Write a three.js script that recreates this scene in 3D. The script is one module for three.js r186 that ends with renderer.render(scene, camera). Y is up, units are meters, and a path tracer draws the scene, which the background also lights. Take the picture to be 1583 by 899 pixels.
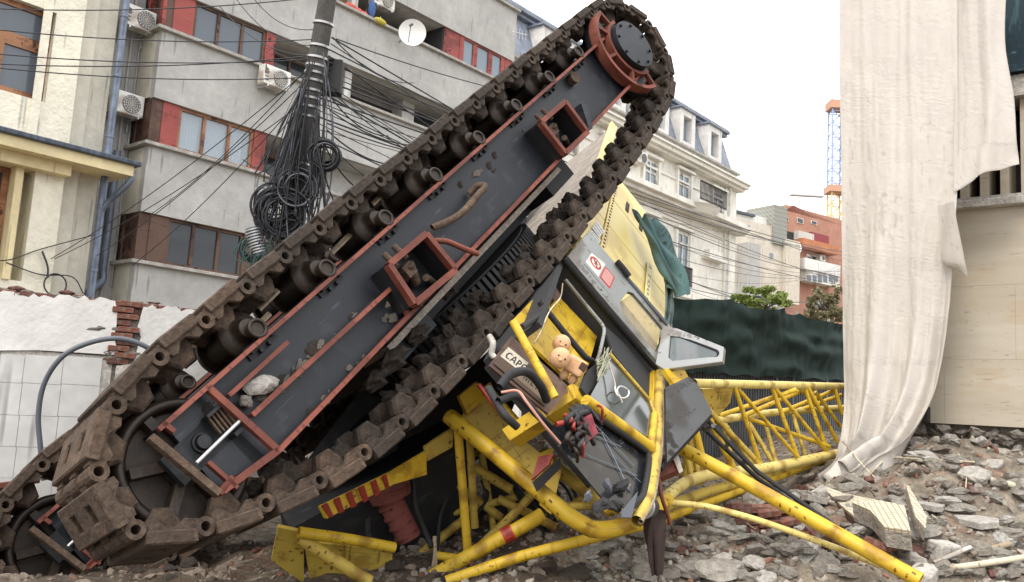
import * as THREE from 'three';
import { mergeGeometries } from 'three/addons/utils/BufferGeometryUtils.js';
import { RoundedBoxGeometry } from 'three/addons/geometries/RoundedBoxGeometry.js';

// ------------------------------------------------------------------ camera, sky, sun, exposure
const scene = new THREE.Scene();
const FOCAL = 1371, CX = 791.5, CY = 449.5;                       // of the photograph, in its pixels
const camera = new THREE.PerspectiveCamera(2 * Math.atan(449.5 / FOCAL) * 180 / Math.PI, 1583 / 899, 0.1, 2000);
camera.position.set(0, 1.6, 0);
camera.rotation.set(THREE.MathUtils.degToRad(7.48), 0, THREE.MathUtils.degToRad(3.38), 'XYZ');
camera.updateMatrixWorld(true);
const renderer = new THREE.WebGLRenderer({ antialias: true });
renderer.setSize(1024, 582);
renderer.toneMapping = THREE.LinearToneMapping;
renderer.toneMappingExposure = 2.15;
renderer.shadowMap.enabled = true;
renderer.shadowMap.type = THREE.PCFSoftShadowMap;
{ // overcast sky: an even bright cloud sheet, a little brighter overhead
  const w = 256, h = 128, data = new Float32Array(w * h * 4);
  for (let j = 0; j < h; j++) for (let i = 0; i < w; i++) {
    const el = ((j + 0.5) / h - 0.5) * Math.PI, az = i / w * Math.PI * 2;
    const s = Math.max(0, Math.sin(el));
    const wob = 1 + 0.035 * Math.sin(az * 3 + el * 5) + 0.03 * Math.sin(az * 7 - el * 9 + 1.3);
    const v = el < 0 ? 0.32 : (0.86 + 0.42 * s) * wob;
    const k = (j * w + i) * 4;
    data[k] = v * 0.985; data[k + 1] = v * 0.995; data[k + 2] = v * 1.02; data[k + 3] = 1;
  }
  const t = new THREE.DataTexture(data, w, h, THREE.RGBAFormat, THREE.FloatType);
  t.mapping = THREE.EquirectangularReflectionMapping; t.magFilter = THREE.LinearFilter; t.needsUpdate = true;
  scene.background = t; scene.environment = t;
}
const sun = new THREE.DirectionalLight(0xfff4e6, 0.9);
sun.position.set(-14, 34, 12); sun.target.position.set(0, 2, -12);
sun.castShadow = true; sun.shadow.radius = 34; sun.shadow.mapSize.set(2048, 2048);
Object.assign(sun.shadow.camera, { left: -40, right: 40, top: 40, bottom: -40, near: 1, far: 140 });
scene.add(sun, sun.target);

// ------------------------------------------------------------------ helpers
const V3 = (x, y, z) => new THREE.Vector3(x, y, z);
let seed = 7;
const rnd = () => { seed = (seed + 0x6D2B79F5) | 0; let t = Math.imul(seed ^ (seed >>> 15), 1 | seed); t = (t + Math.imul(t ^ (t >>> 7), 61 | t)) ^ t; return ((t ^ (t >>> 14)) >>> 0) / 4294967296; };
const rr = (a, b) => a + (b - a) * rnd();
const ray = (px, py) => V3((px - CX) / FOCAL, -(py - CY) / FOCAL, -1).applyQuaternion(camera.quaternion);   // depth 1 along the lens axis
const W = (px, py, z) => ray(px, py).multiplyScalar(z).add(camera.position);
const taken = {};
const numbered = (n) => { const k = taken[n] = (taken[n] ?? -1) + 1; return k ? `${n}_${String(k).padStart(3, '0')}` : n; };
function tag(o, label, category, group, kind) { o.userData = { ...o.userData, label, category }; if (group) o.userData.group = group; if (kind) o.userData.kind = kind; return o; }
const shade = (m) => { m.castShadow = true; m.receiveShadow = true; return m; };
function mk(name, geo, mat, parent) {           // a mesh: a part under parent, or a top-level thing
  if (Array.isArray(geo)) geo = merge(geo);
  const m = shade(new THREE.Mesh(geo, mat)); m.name = parent ? name : numbered(name); (parent || scene).add(m); return m;
}
function thing(name, label, category, group) { const g = new THREE.Group(); g.name = numbered(name); scene.add(g); return tag(g, label, category, group); }
function struct(name, geo, mat) { const m = mk(name, geo, mat); m.userData.kind = 'structure'; return m; }
function merge(list) {
  return mergeGeometries(list.map((g) => { let q = g.index ? g.toNonIndexed() : g; for (const k of Object.keys(q.attributes)) if (!['position', 'normal', 'uv'].includes(k)) q.deleteAttribute(k); if (!q.attributes.uv) q.setAttribute('uv', new THREE.BufferAttribute(new Float32Array(q.attributes.position.count * 2), 2)); return q; }));
}
function buv(g) {                                // uv in metres, by the way each face points
  if (g.index) g = g.toNonIndexed();
  if (!g.attributes.normal) g.computeVertexNormals();
  const p = g.attributes.position, n = g.attributes.normal, uv = new Float32Array(p.count * 2), a = V3(), b = V3(), c = V3();
  for (let i = 0; i < p.count; i += 3) {
    a.fromBufferAttribute(p, i); b.fromBufferAttribute(p, i + 1); c.fromBufferAttribute(p, i + 2);
    const f = b.clone().sub(a).cross(c.clone().sub(a)); const ax = Math.abs(f.x), ay = Math.abs(f.y), az = Math.abs(f.z);
    for (let k = 0; k < 3; k++) {
      const q = [a, b, c][k]; const [u, v] = ax >= ay && ax >= az ? [q.z, q.y] : ay >= az ? [q.x, q.z] : [q.x, q.y];
      uv[(i + k) * 2] = u; uv[(i + k) * 2 + 1] = v;
    }
  }
  g.setAttribute('uv', new THREE.BufferAttribute(uv, 2)); return g;
}
const bx = (x0, x1, y0, y1, z0, z1) => buv(new THREE.BoxGeometry(Math.abs(x1 - x0), Math.abs(y1 - y0), Math.abs(z1 - z0)).translate((x0 + x1) / 2, (y0 + y1) / 2, (z0 + z1) / 2));
const rbx = (x0, x1, y0, y1, z0, z1, r = 0.02) => buv(new RoundedBoxGeometry(Math.abs(x1 - x0), Math.abs(y1 - y0), Math.abs(z1 - z0), 1, r).translate((x0 + x1) / 2, (y0 + y1) / 2, (z0 + z1) / 2));
function cyl(a, b, r, r2 = r, seg = 12) {        // a straight round bar from a to b
  const d = b.clone().sub(a), l = d.length();
  const g = new THREE.CylinderGeometry(r2, r, l, seg, 1);
  const uv = g.attributes.uv; for (let i = 0; i < uv.count; i++) uv.setXY(i, uv.getX(i) * r * 6.28, uv.getY(i) * l);
  g.translate(0, l / 2, 0).applyQuaternion(new THREE.Quaternion().setFromUnitVectors(V3(0, 1, 0), d.normalize()));
  return g.translate(a.x, a.y, a.z).toNonIndexed();
}
function tube(pts, r, seg = 40, rad = 8, tension) {
  const c = new THREE.CatmullRomCurve3(pts, false, 'catmullrom', tension ?? 0.5), g = new THREE.TubeGeometry(c, seg, r, rad, false), l = c.getLength();
  const uv = g.attributes.uv; for (let i = 0; i < uv.count; i++) uv.setXY(i, uv.getY(i) * r * 6.28, uv.getX(i) * l);
  return g.toNonIndexed();
}
function bar(a, b, w, h, upv = V3(0, 1, 0)) {    // a square bar from a to b
  const d = b.clone().sub(a), l = d.length(); const z = d.clone().normalize(); const x = upv.clone().cross(z).normalize(); const y = z.clone().cross(x);
  const g = buv(new THREE.BoxGeometry(w, h, l)); return g.applyMatrix4(new THREE.Matrix4().makeBasis(x, y, z).setPosition(a.clone().add(b).multiplyScalar(0.5)));
}
function plate(pts, th, holes = [], bevel = 0) { // a flat plate with the given outline (and openings), th thick, centred on the outline's plane
  const o = pts[0], n = V3(); for (let i = 0; i < pts.length; i++) { const a = pts[i].clone().sub(o), b = pts[(i + 1) % pts.length].clone().sub(o); n.add(a.cross(b)); } n.normalize();
  const x = pts[1].clone().sub(o); x.addScaledVector(n, -x.dot(n)).normalize(); const y = n.clone().cross(x);
  const to2 = (p) => { const q = p.clone().sub(o); return new THREE.Vector2(q.dot(x), q.dot(y)); };
  const s = new THREE.Shape(pts.map(to2)); for (const h of holes) s.holes.push(new THREE.Path(h.map(to2)));
  const g = new THREE.ExtrudeGeometry(s, { depth: th, bevelEnabled: bevel > 0, bevelThickness: bevel, bevelSize: bevel, bevelSegments: 1, curveSegments: 4 }).translate(0, 0, -th / 2);
  return buv(g).applyMatrix4(new THREE.Matrix4().makeBasis(x, y, n).setPosition(o));
}
// ------------------------------------------------------------------ noise textures
function lattice(per, sd) { const a = new Float32Array(per * per); let s = sd * 7919 + 13; for (let i = 0; i < a.length; i++) { s = (Math.imul(s, 1664525) + 1013904223) | 0; a[i] = (s >>> 0) / 4294967296; } return a; }
const lats = {};
function vn(u, v, pu, pv, sd) {                  // tileable value noise, u and v in 0..1
  const per = Math.max(pu, pv), L = lats[per + '_' + sd] ??= lattice(per, sd);
  const x = u * pu, y = v * pv, x0 = Math.floor(x), y0 = Math.floor(y); let fx = x - x0, fy = y - y0; fx = fx * fx * (3 - 2 * fx); fy = fy * fy * (3 - 2 * fy);
  const g = (i, j) => L[(((j % pv) + pv) % pv) * per + (((i % pu) + pu) % pu)];
  return (g(x0, y0) * (1 - fx) + g(x0 + 1, y0) * fx) * (1 - fy) + (g(x0, y0 + 1) * (1 - fx) + g(x0 + 1, y0 + 1) * fx) * fy;
}
const fb = (u, v, p, sd, oct = 5, ax = 1, ay = 1) => { let s = 0, a = 0.5, t = 0; for (let o = 0; o < oct; o++) { s += a * vn(u, v, p * ax << o, p * ay << o, sd + o); t += a; a *= 0.55; } return s / t; };
const ss = (a, b, x) => { const t = Math.min(1, Math.max(0, (x - a) / (b - a))); return t * t * (3 - 2 * t); };
function tex(size, metres, fn, data = false) {
  const d = new Uint8Array(size * size * 4);
  for (let j = 0; j < size; j++) for (let i = 0; i < size; i++) { const c = fn(i / size, j / size), k = (j * size + i) * 4; for (let q = 0; q < 3; q++) d[k + q] = Math.max(0, Math.min(255, (Array.isArray(c) ? c[q] : c) * 255)); d[k + 3] = 255; }
  const t = new THREE.DataTexture(d, size, size); t.wrapS = t.wrapT = THREE.RepeatWrapping; t.magFilter = THREE.LinearFilter; t.minFilter = THREE.LinearMipmapLinearFilter; t.generateMipmaps = true;
  if (!data) t.colorSpace = THREE.SRGBColorSpace; t.repeat.set(1 / metres, 1 / metres); t.needsUpdate = true; return t;
}
const mixc = (a, b, t) => [a[0] + (b[0] - a[0]) * t, a[1] + (b[1] - a[1]) * t, a[2] + (b[2] - a[2]) * t];
const TX = {
  plaster: tex(512, 3.1, (u, v) => { const a = fb(u, v, 4, 1), s = fb(u, v, 24, 9, 3, 1, 1), st = vn(u, v, 64, 3, 31) * vn(u, v, 16, 6, 32); const g = 0.92 + 0.16 * (a - 0.5) + 0.09 * (s - 0.5) - 0.2 * ss(0.45, 0.8, st); return [g * 1.0, g * 0.995, g * 0.985]; }),
  plasterBump: tex(256, 0.9, (u, v) => fb(u, v, 16, 5, 4), true),
  dark: tex(512, 1.7, (u, v) => { const a = fb(u, v, 5, 21), d = fb(u, v, 10, 24, 5), sc = vn(u, v, 8, 160, 27) * vn(u, v, 4, 40, 28), sp = vn(u, v, 128, 128, 29); let c = mixc([0.72, 0.78, 0.9], [1, 1, 1], a); c = mixc(c, [1.9, 1.8, 1.65], 0.5 * ss(0.62, 0.8, d)); c = mixc(c, [2.3, 2.35, 2.4], 0.8 * ss(0.62, 0.85, sc)); c = mixc(c, [2.4, 2.4, 2.3], 0.6 * ss(0.93, 0.98, sp)); return c.map((x) => x * 0.42); }),
  worn: tex(512, 2.1, (u, v) => { const a = fb(u, v, 6, 41), ch = fb(u, v, 20, 44, 5) * 0.82 + 0.3 * ss(0.42, 0.68, fb(u, v, 3, 46, 3)), fine = vn(u, v, 90, 90, 47), st = vn(u, v, 6, 64, 48); let c = [0.95 + 0.12 * (a - 0.5), 0.95 + 0.14 * (a - 0.5), 0.93 + 0.1 * (a - 0.5)]; c = mixc(c, [0.6, 0.53, 0.46], 0.62 * ss(0.47, 0.7, fb(u, v, 4, 49, 6))); c = mixc(c, [0.34, 0.24, 0.19], 0.8 * ss(0.72, 0.77, ch + 0.1 * (fine - 0.5))); c = mixc(c, [0.55, 0.47, 0.42], 0.5 * ss(0.78, 0.92, st * (0.7 + 0.5 * fine))); return c; }),
  rust: tex(512, 0.8, (u, v) => { const a = fb(u, v, 6, 61), b = fb(u, v, 12, 64, 5), c = fb(u, v, 40, 67, 3); let k = mixc([0.52, 0.44, 0.38], [0.95, 0.86, 0.76], a); k = mixc(k, [0.95, 0.76, 0.6], 0.35 * ss(0.55, 0.75, b)); return k.map((x) => x * (0.8 + 0.4 * (c - 0.5) + 0.1)); }),
  grain: tex(512, 0.9, (u, v) => { const a = fb(u, v, 5, 81), b = fb(u, v, 40, 84, 3), sp = vn(u, v, 100, 100, 88); const g = 0.88 + 0.3 * (a - 0.5) + 0.25 * (b - 0.5) - 0.25 * ss(0.85, 0.97, sp); return [g, g * 0.985, g * 0.96]; }),
  grainBump: tex(256, 0.45, (u, v) => fb(u, v, 12, 85, 5), true),
  ground: tex(1024, 4.3, (u, v) => { const a = fb(u, v, 6, 101), b = fb(u, v, 50, 104, 4), r = fb(u, v, 14, 107, 5), w = vn(u, v, 200, 200, 109); let c = mixc([0.56, 0.52, 0.47], [0.78, 0.745, 0.69], a); c = mixc(c, [0.62, 0.42, 0.34], 0.35 * ss(0.6, 0.7, r)); c = mixc(c, [0.92, 0.9, 0.87], 0.7 * ss(0.86, 0.95, w)); return c.map((x) => x * (0.7 + 0.6 * b)); }),
  trav: tex(1024, 2.6, (u, v) => { const a = fb(u, v, 2, 121, 5, 1, 8), l = vn(u, v, 10, 150, 125) * vn(u, v, 40, 300, 126), s = fb(u, v, 4, 128, 4, 1, 3); let c = mixc([0.86, 0.815, 0.74], [0.98, 0.96, 0.91], a); c = mixc(c, [0.9, 0.81, 0.69], 0.45 * ss(0.52, 0.66, s)); c = mixc(c, [0.7, 0.65, 0.57], 0.5 * ss(0.58, 0.72, l)); return c; }),
  cloth: tex(512, 2.2, (u, v) => { const a = fb(u, v, 4, 141), s = fb(u, v, 8, 144, 5, 2, 1), m = vn(u, v, 60, 44, 148) * fb(u, v, 6, 149, 3); const g = 0.955 + 0.07 * (a - 0.5) + 0.05 * (s - 0.5); return mixc([g, g * 0.985, g * 0.965], [0.8, 0.775, 0.735], 0.45 * ss(0.48, 0.66, m)); }),
  dusty: tex(512, 2.7, (u, v) => { const a = fb(u, v, 4, 241), d = fb(u, v, 6, 244, 6), st = vn(u, v, 3, 90, 247) * vn(u, v, 9, 30, 248); let c = [0.96 + 0.06 * (a - 0.5), 0.955 + 0.07 * (a - 0.5), 0.93 + 0.1 * (a - 0.5)]; c = mixc(c, [0.8, 0.74, 0.66], 0.5 * ss(0.55, 0.72, d)); return mixc(c, [0.7, 0.62, 0.52], 0.5 * ss(0.6, 0.8, st)); }),
  tubeWear: tex(512, 1.1, (u, v) => { const a = fb(u, v, 5, 261), g = fb(u, v, 7, 264, 6), st = vn(u, v, 24, 3, 267) * vn(u, v, 60, 9, 268), ch = fb(u, v, 22, 270, 5) * 0.8 + 0.28 * ss(0.4, 0.7, vn(u, v, 4, 4, 273)), ring = vn(u, v, 2, 40, 275); let c = [0.94 + 0.1 * (a - 0.5), 0.93 + 0.14 * (a - 0.5), 0.9 + 0.2 * (a - 0.5)]; c = mixc(c, [0.58, 0.5, 0.42], 0.5 * ss(0.48, 0.72, g)); c = mixc(c, [0.5, 0.4, 0.33], 0.6 * ss(0.5, 0.72, st)); c = mixc(c, [0.33, 0.2, 0.14], 0.75 * ss(0.835, 0.88, ch)); return mixc(c, [0.6, 0.5, 0.4], 0.35 * ss(0.72, 0.9, ring)); }),
  brick: tex(256, 0.4, (u, v) => { const a = fb(u, v, 8, 161), b = vn(u, v, 40, 40, 165); let c = mixc([0.78, 0.75, 0.72], [1, 1, 1], a); c = mixc(c, [0.92, 1.35, 1.6], 0.75 * ss(0.5, 0.72, fb(u, v, 5, 167, 5))); c = mixc(c, [0.5, 0.45, 0.45], 0.4 * ss(0.7, 0.9, b)); return c.map((x) => x * 0.8); }),
  roof: tex(256, 1.2, (u, v) => { const st = vn(u, v, 24, 3, 181), a = fb(u, v, 5, 183); const g = 0.72 + 0.3 * (a - 0.5) - 0.12 * ss(0.6, 0.8, st); return [g * 0.97, g, g * 1.06]; }),
};
const S = (r, g, b, o = {}) => new THREE.MeshStandardMaterial({ color: new THREE.Color().setRGB(r, g, b), roughness: 0.85, metalness: 0, ...o });
const M = {
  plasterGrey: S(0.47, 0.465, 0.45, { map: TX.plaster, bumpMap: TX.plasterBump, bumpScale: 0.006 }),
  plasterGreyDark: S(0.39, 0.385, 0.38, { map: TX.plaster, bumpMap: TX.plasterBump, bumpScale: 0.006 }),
  plasterPale: S(0.62, 0.61, 0.58, { map: TX.plaster }),
  loggiaWhite: S(0.66, 0.65, 0.63, { map: TX.plaster }),
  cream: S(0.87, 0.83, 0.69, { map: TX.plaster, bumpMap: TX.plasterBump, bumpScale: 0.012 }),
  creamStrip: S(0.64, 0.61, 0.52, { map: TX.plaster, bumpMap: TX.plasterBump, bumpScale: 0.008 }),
  creamYellow: S(0.82, 0.70, 0.42, { map: TX.plaster }),
  whitePlaster: S(0.80, 0.79, 0.77, { map: TX.plaster, bumpMap: TX.plasterBump, bumpScale: 0.006 }),
  tile: S(0.72, 0.72, 0.71, { map: TX.plaster, roughness: 0.3 }),
  ivory: S(0.86, 0.84, 0.77, { map: TX.plaster }),
  sill: S(0.46, 0.45, 0.43, { map: TX.grain }),
  zinc: S(0.36, 0.40, 0.46, { map: TX.roof, metalness: 0.4, roughness: 0.55 }),
  slate: S(0.42, 0.445, 0.48, { map: TX.roof, roughness: 0.6 }),
  gutter: S(0.16, 0.18, 0.21, { map: TX.roof, metalness: 0.3, roughness: 0.5 }),
  woodFrame: S(0.33, 0.15, 0.07, { map: TX.worn, roughness: 0.6 }),
  woodBrown: S(0.12, 0.065, 0.045, { map: TX.worn, roughness: 0.7 }),
  redWood: S(0.33, 0.068, 0.06, { map: TX.worn, roughness: 0.7 }),
  whiteFrame: S(0.7, 0.7, 0.68, { map: TX.worn, roughness: 0.5 }),
  glass: S(0.10, 0.12, 0.14, { roughness: 0.06, metalness: 0.0 }),
  glassPale: S(0.17, 0.22, 0.26, { roughness: 0.08 }),
  glassDark: S(0.03, 0.035, 0.04, { roughness: 0.1 }),
  curtain: S(0.62, 0.66, 0.72, { map: TX.cloth, roughness: 0.95 }),
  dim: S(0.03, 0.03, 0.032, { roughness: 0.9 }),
  acWhite: S(0.78, 0.78, 0.77, { map: TX.worn, roughness: 0.5 }),
  acGrille: S(0.10, 0.10, 0.10, { roughness: 0.6 }),
  dish: S(0.8, 0.8, 0.8, { roughness: 0.4 }),
  pole: S(0.10, 0.098, 0.095, { map: TX.grain, roughness: 0.95 }),
  band: S(0.5, 0.5, 0.5, { metalness: 0.7, roughness: 0.4 }),
  cable: S(0.022, 0.022, 0.026, { roughness: 0.55 }),
  cableGrey: S(0.10, 0.11, 0.13, { roughness: 0.6 }),
  frameDark: S(0.052, 0.063, 0.088, { map: TX.dark, roughness: 0.5, metalness: 0.1 }),
  blackSteel: S(0.065, 0.068, 0.074, { map: TX.dark, roughness: 0.65 }),
  redEdge: S(0.225, 0.06, 0.038, { map: TX.worn, roughness: 0.7 }),
  shoe: S(0.185, 0.17, 0.16, { map: TX.rust, bumpMap: TX.grainBump, bumpScale: 0.008, roughness: 0.85, metalness: 0.1 }),
  shoeRust: S(0.21, 0.178, 0.155, { map: TX.rust, bumpMap: TX.grainBump, bumpScale: 0.012, roughness: 0.92 }),
  roller: S(0.062, 0.054, 0.047, { map: TX.rust, roughness: 0.5, metalness: 0.35 }),
  mud: S(0.105, 0.082, 0.066, { map: TX.grain, bumpMap: TX.grainBump, bumpScale: 0.03, roughness: 1 }),
  yellow: S(0.7, 0.47, 0.03, { map: TX.tubeWear, roughness: 0.5, bumpMap: TX.grainBump, bumpScale: 0.002 }),
  yellowPale: S(0.80, 0.64, 0.2, { map: TX.dusty, roughness: 0.5 }),
  yellowOld: S(0.6, 0.44, 0.08, { map: TX.tubeWear, roughness: 0.6 }),
  greyDoor: S(0.30, 0.32, 0.33, { map: TX.worn, roughness: 0.5 }),
  rubber: S(0.018, 0.018, 0.02, { map: TX.grain, roughness: 0.7 }),
  paneDirty: new THREE.MeshPhysicalMaterial({ color: new THREE.Color().setRGB(0.09, 0.105, 0.1), map: TX.cloth, roughness: 0.12, transmission: 0.35, thickness: 0 }),
  paneYellow: new THREE.MeshPhysicalMaterial({ color: new THREE.Color().setRGB(0.86, 0.84, 0.72), map: TX.cloth, roughness: 0.1, transmission: 0.75, thickness: 0 }),
  paneDark: S(0.16, 0.17, 0.175, { map: TX.dark, roughness: 0.15 }),
  paneSky: S(0.28, 0.33, 0.36, { map: TX.cloth, roughness: 0.08, metalness: 0.3 }),
  redPaint: S(0.5, 0.05, 0.035, { map: TX.worn, roughness: 0.5 }),
  conc: S(0.46, 0.437, 0.402, { map: TX.grain, bumpMap: TX.grainBump, bumpScale: 0.02 }),
  concPale: S(0.56, 0.545, 0.52, { map: TX.grain, bumpMap: TX.grainBump, bumpScale: 0.012 }),
  concBrown: S(0.36, 0.322, 0.285, { map: TX.grain, bumpMap: TX.grainBump, bumpScale: 0.02 }),
  brick: S(0.40, 0.135, 0.085, { map: TX.brick, bumpMap: TX.grainBump, bumpScale: 0.008 }),
  brickDark: S(0.27, 0.095, 0.065, { map: TX.brick, bumpMap: TX.grainBump, bumpScale: 0.008 }),
  mortar: S(0.42, 0.39, 0.35, { map: TX.grain, bumpMap: TX.grainBump, bumpScale: 0.02 }),
  ground: S(0.5, 0.47, 0.43, { map: TX.ground, bumpMap: TX.grainBump, bumpScale: 0.05, roughness: 1 }),
  trav: S(0.53, 0.51, 0.475, { map: TX.trav, roughness: 0.7 }),
  cloth: S(0.62, 0.60, 0.575, { map: TX.cloth, bumpMap: TX.grainBump, bumpScale: 0.006, roughness: 0.95, side: THREE.DoubleSide }),
  teal: S(0.06, 0.13, 0.135, { map: TX.worn, roughness: 0.8, side: THREE.DoubleSide }),
  netting: S(0.027, 0.054, 0.048, { map: TX.plaster, roughness: 0.9, side: THREE.DoubleSide }),
  blueNet: S(0.14, 0.3, 0.36, { map: TX.dark, roughness: 0.9, side: THREE.DoubleSide }),
  fenceSheet: S(0.33, 0.32, 0.30, { map: TX.roof, roughness: 0.6, metalness: 0.2 }),
  redBrickFar: S(0.47, 0.24, 0.17, { map: TX.plaster }),  // brick lightened, with distance haze put into the colour
  beigeFar: S(0.66, 0.61, 0.52, { map: TX.plaster }),
  brickDusty: S(0.36, 0.2, 0.15, { map: TX.brick, bumpMap: TX.grainBump, bumpScale: 0.01 }),
  soil: S(0.2, 0.165, 0.135, { map: TX.ground, bumpMap: TX.grainBump, bumpScale: 0.04, roughness: 1 }),  // brown soil, kept extra dark to carry the shade under the crane
  yellowTube: S(0.78, 0.64, 0.22, { map: TX.tubeWear, roughness: 0.55 }),
  hatch: S(0.085, 0.09, 0.095, { map: TX.worn, roughness: 0.45 }),
  wood: S(0.36, 0.29, 0.21, { map: TX.worn }),
  straw: S(0.62, 0.56, 0.44, { map: TX.worn }),
  toy: S(0.7, 0.43, 0.25, { map: TX.dusty, bumpMap: TX.grainBump, bumpScale: 0.01, roughness: 0.9 }),
  bark: S(0.09, 0.07, 0.055, { map: TX.grain }),
};
// ------------------------------------------------------------------ facade frames: x along the wall, y up, z out of the wall
class Frame {
  constructor(origin, dir) { this.o = V3(origin.x, 0, origin.z); this.x = V3(dir[0], 0, dir[1]).normalize(); this.z = V3(-this.x.z, 0, this.x.x); this.turn = Math.atan2(-this.x.z, this.x.x); }
  hit(px, py, off = 0) { const d = ray(px, py), t = (this.o.clone().sub(camera.position).dot(this.z) + off) / d.dot(this.z), q = d.multiplyScalar(t).add(camera.position).sub(this.o); return V3(q.dot(this.x), q.y, off); }
  put(g) { g.position.copy(this.o); g.rotation.y = this.turn; return g; }
  thing(...a) { return this.put(thing(...a)); }
  rect(x0, y0, x1, y1, off = 0) { const l = this.hit(x0, (y0 + y1) / 2, off), r = this.hit(x1, (y0 + y1) / 2, off), t = this.hit((x0 + x1) / 2, y0, off), b = this.hit((x0 + x1) / 2, y1, off); return [l.x, r.x, b.y, t.y]; }
  world(s, y, z) { return this.o.clone().addScaledVector(this.x, s).addScaledVector(this.z, z).setY(y); }
}
const D1 = [0.6461, -0.7632], street = new Frame(W(230, 222, 22), D1);

// a window: frame bars as the part, each pane and curtain a sub-part
function windowUnit(parent, s0, s1, y0, y1, z, n, fm, gm, o = {}) {
  const t = o.t ?? 0.07, h = o.h ?? t, d = 0.08, g = [];
  g.push(bx(s0, s1, y1 - h, y1, z - d, z), bx(s0, s1, y0, y0 + h, z - d, z));
  const w = (s1 - s0) / n;
  for (let i = 0; i <= n; i++) { const c = Math.min(Math.max(s0 + i * w, s0 + t / 2), s1 - t / 2); g.push(bx(c - t / 2, c + t / 2, y0 + h, y1 - h, z - d, z)); }
  if (o.rail) g.push(bx(s0 + t, s1 - t, o.rail - t / 2, o.rail + t / 2, z - d, z - 0.004));
  const win = mk('window', g, fm, parent);
  for (let i = 0; i < n; i++) mk('pane', bx(s0 + i * w + t / 2, s0 + (i + 1) * w - t / 2, y0 + h, y1 - h, z - 0.06, z - 0.045), o.panes?.[i] ?? gm, win);
  if (o.curtain) for (const [a, b] of o.curtain) { const k = []; for (let x = a; x < b - 0.01; x += 0.09) k.push(bx(x, Math.min(b, x + 0.085), y0 + t, y1 - t, z - 0.2 - 0.03 * (Math.round(x * 11) % 2), z - 0.18)); mk('curtain', k, M.curtain, win); }
  return win;
}
const clearGlass = new THREE.MeshPhysicalMaterial({ color: new THREE.Color().setRGB(0.72, 0.78, 0.82), roughness: 0.05, transmission: 0.75, thickness: 0 });

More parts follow.
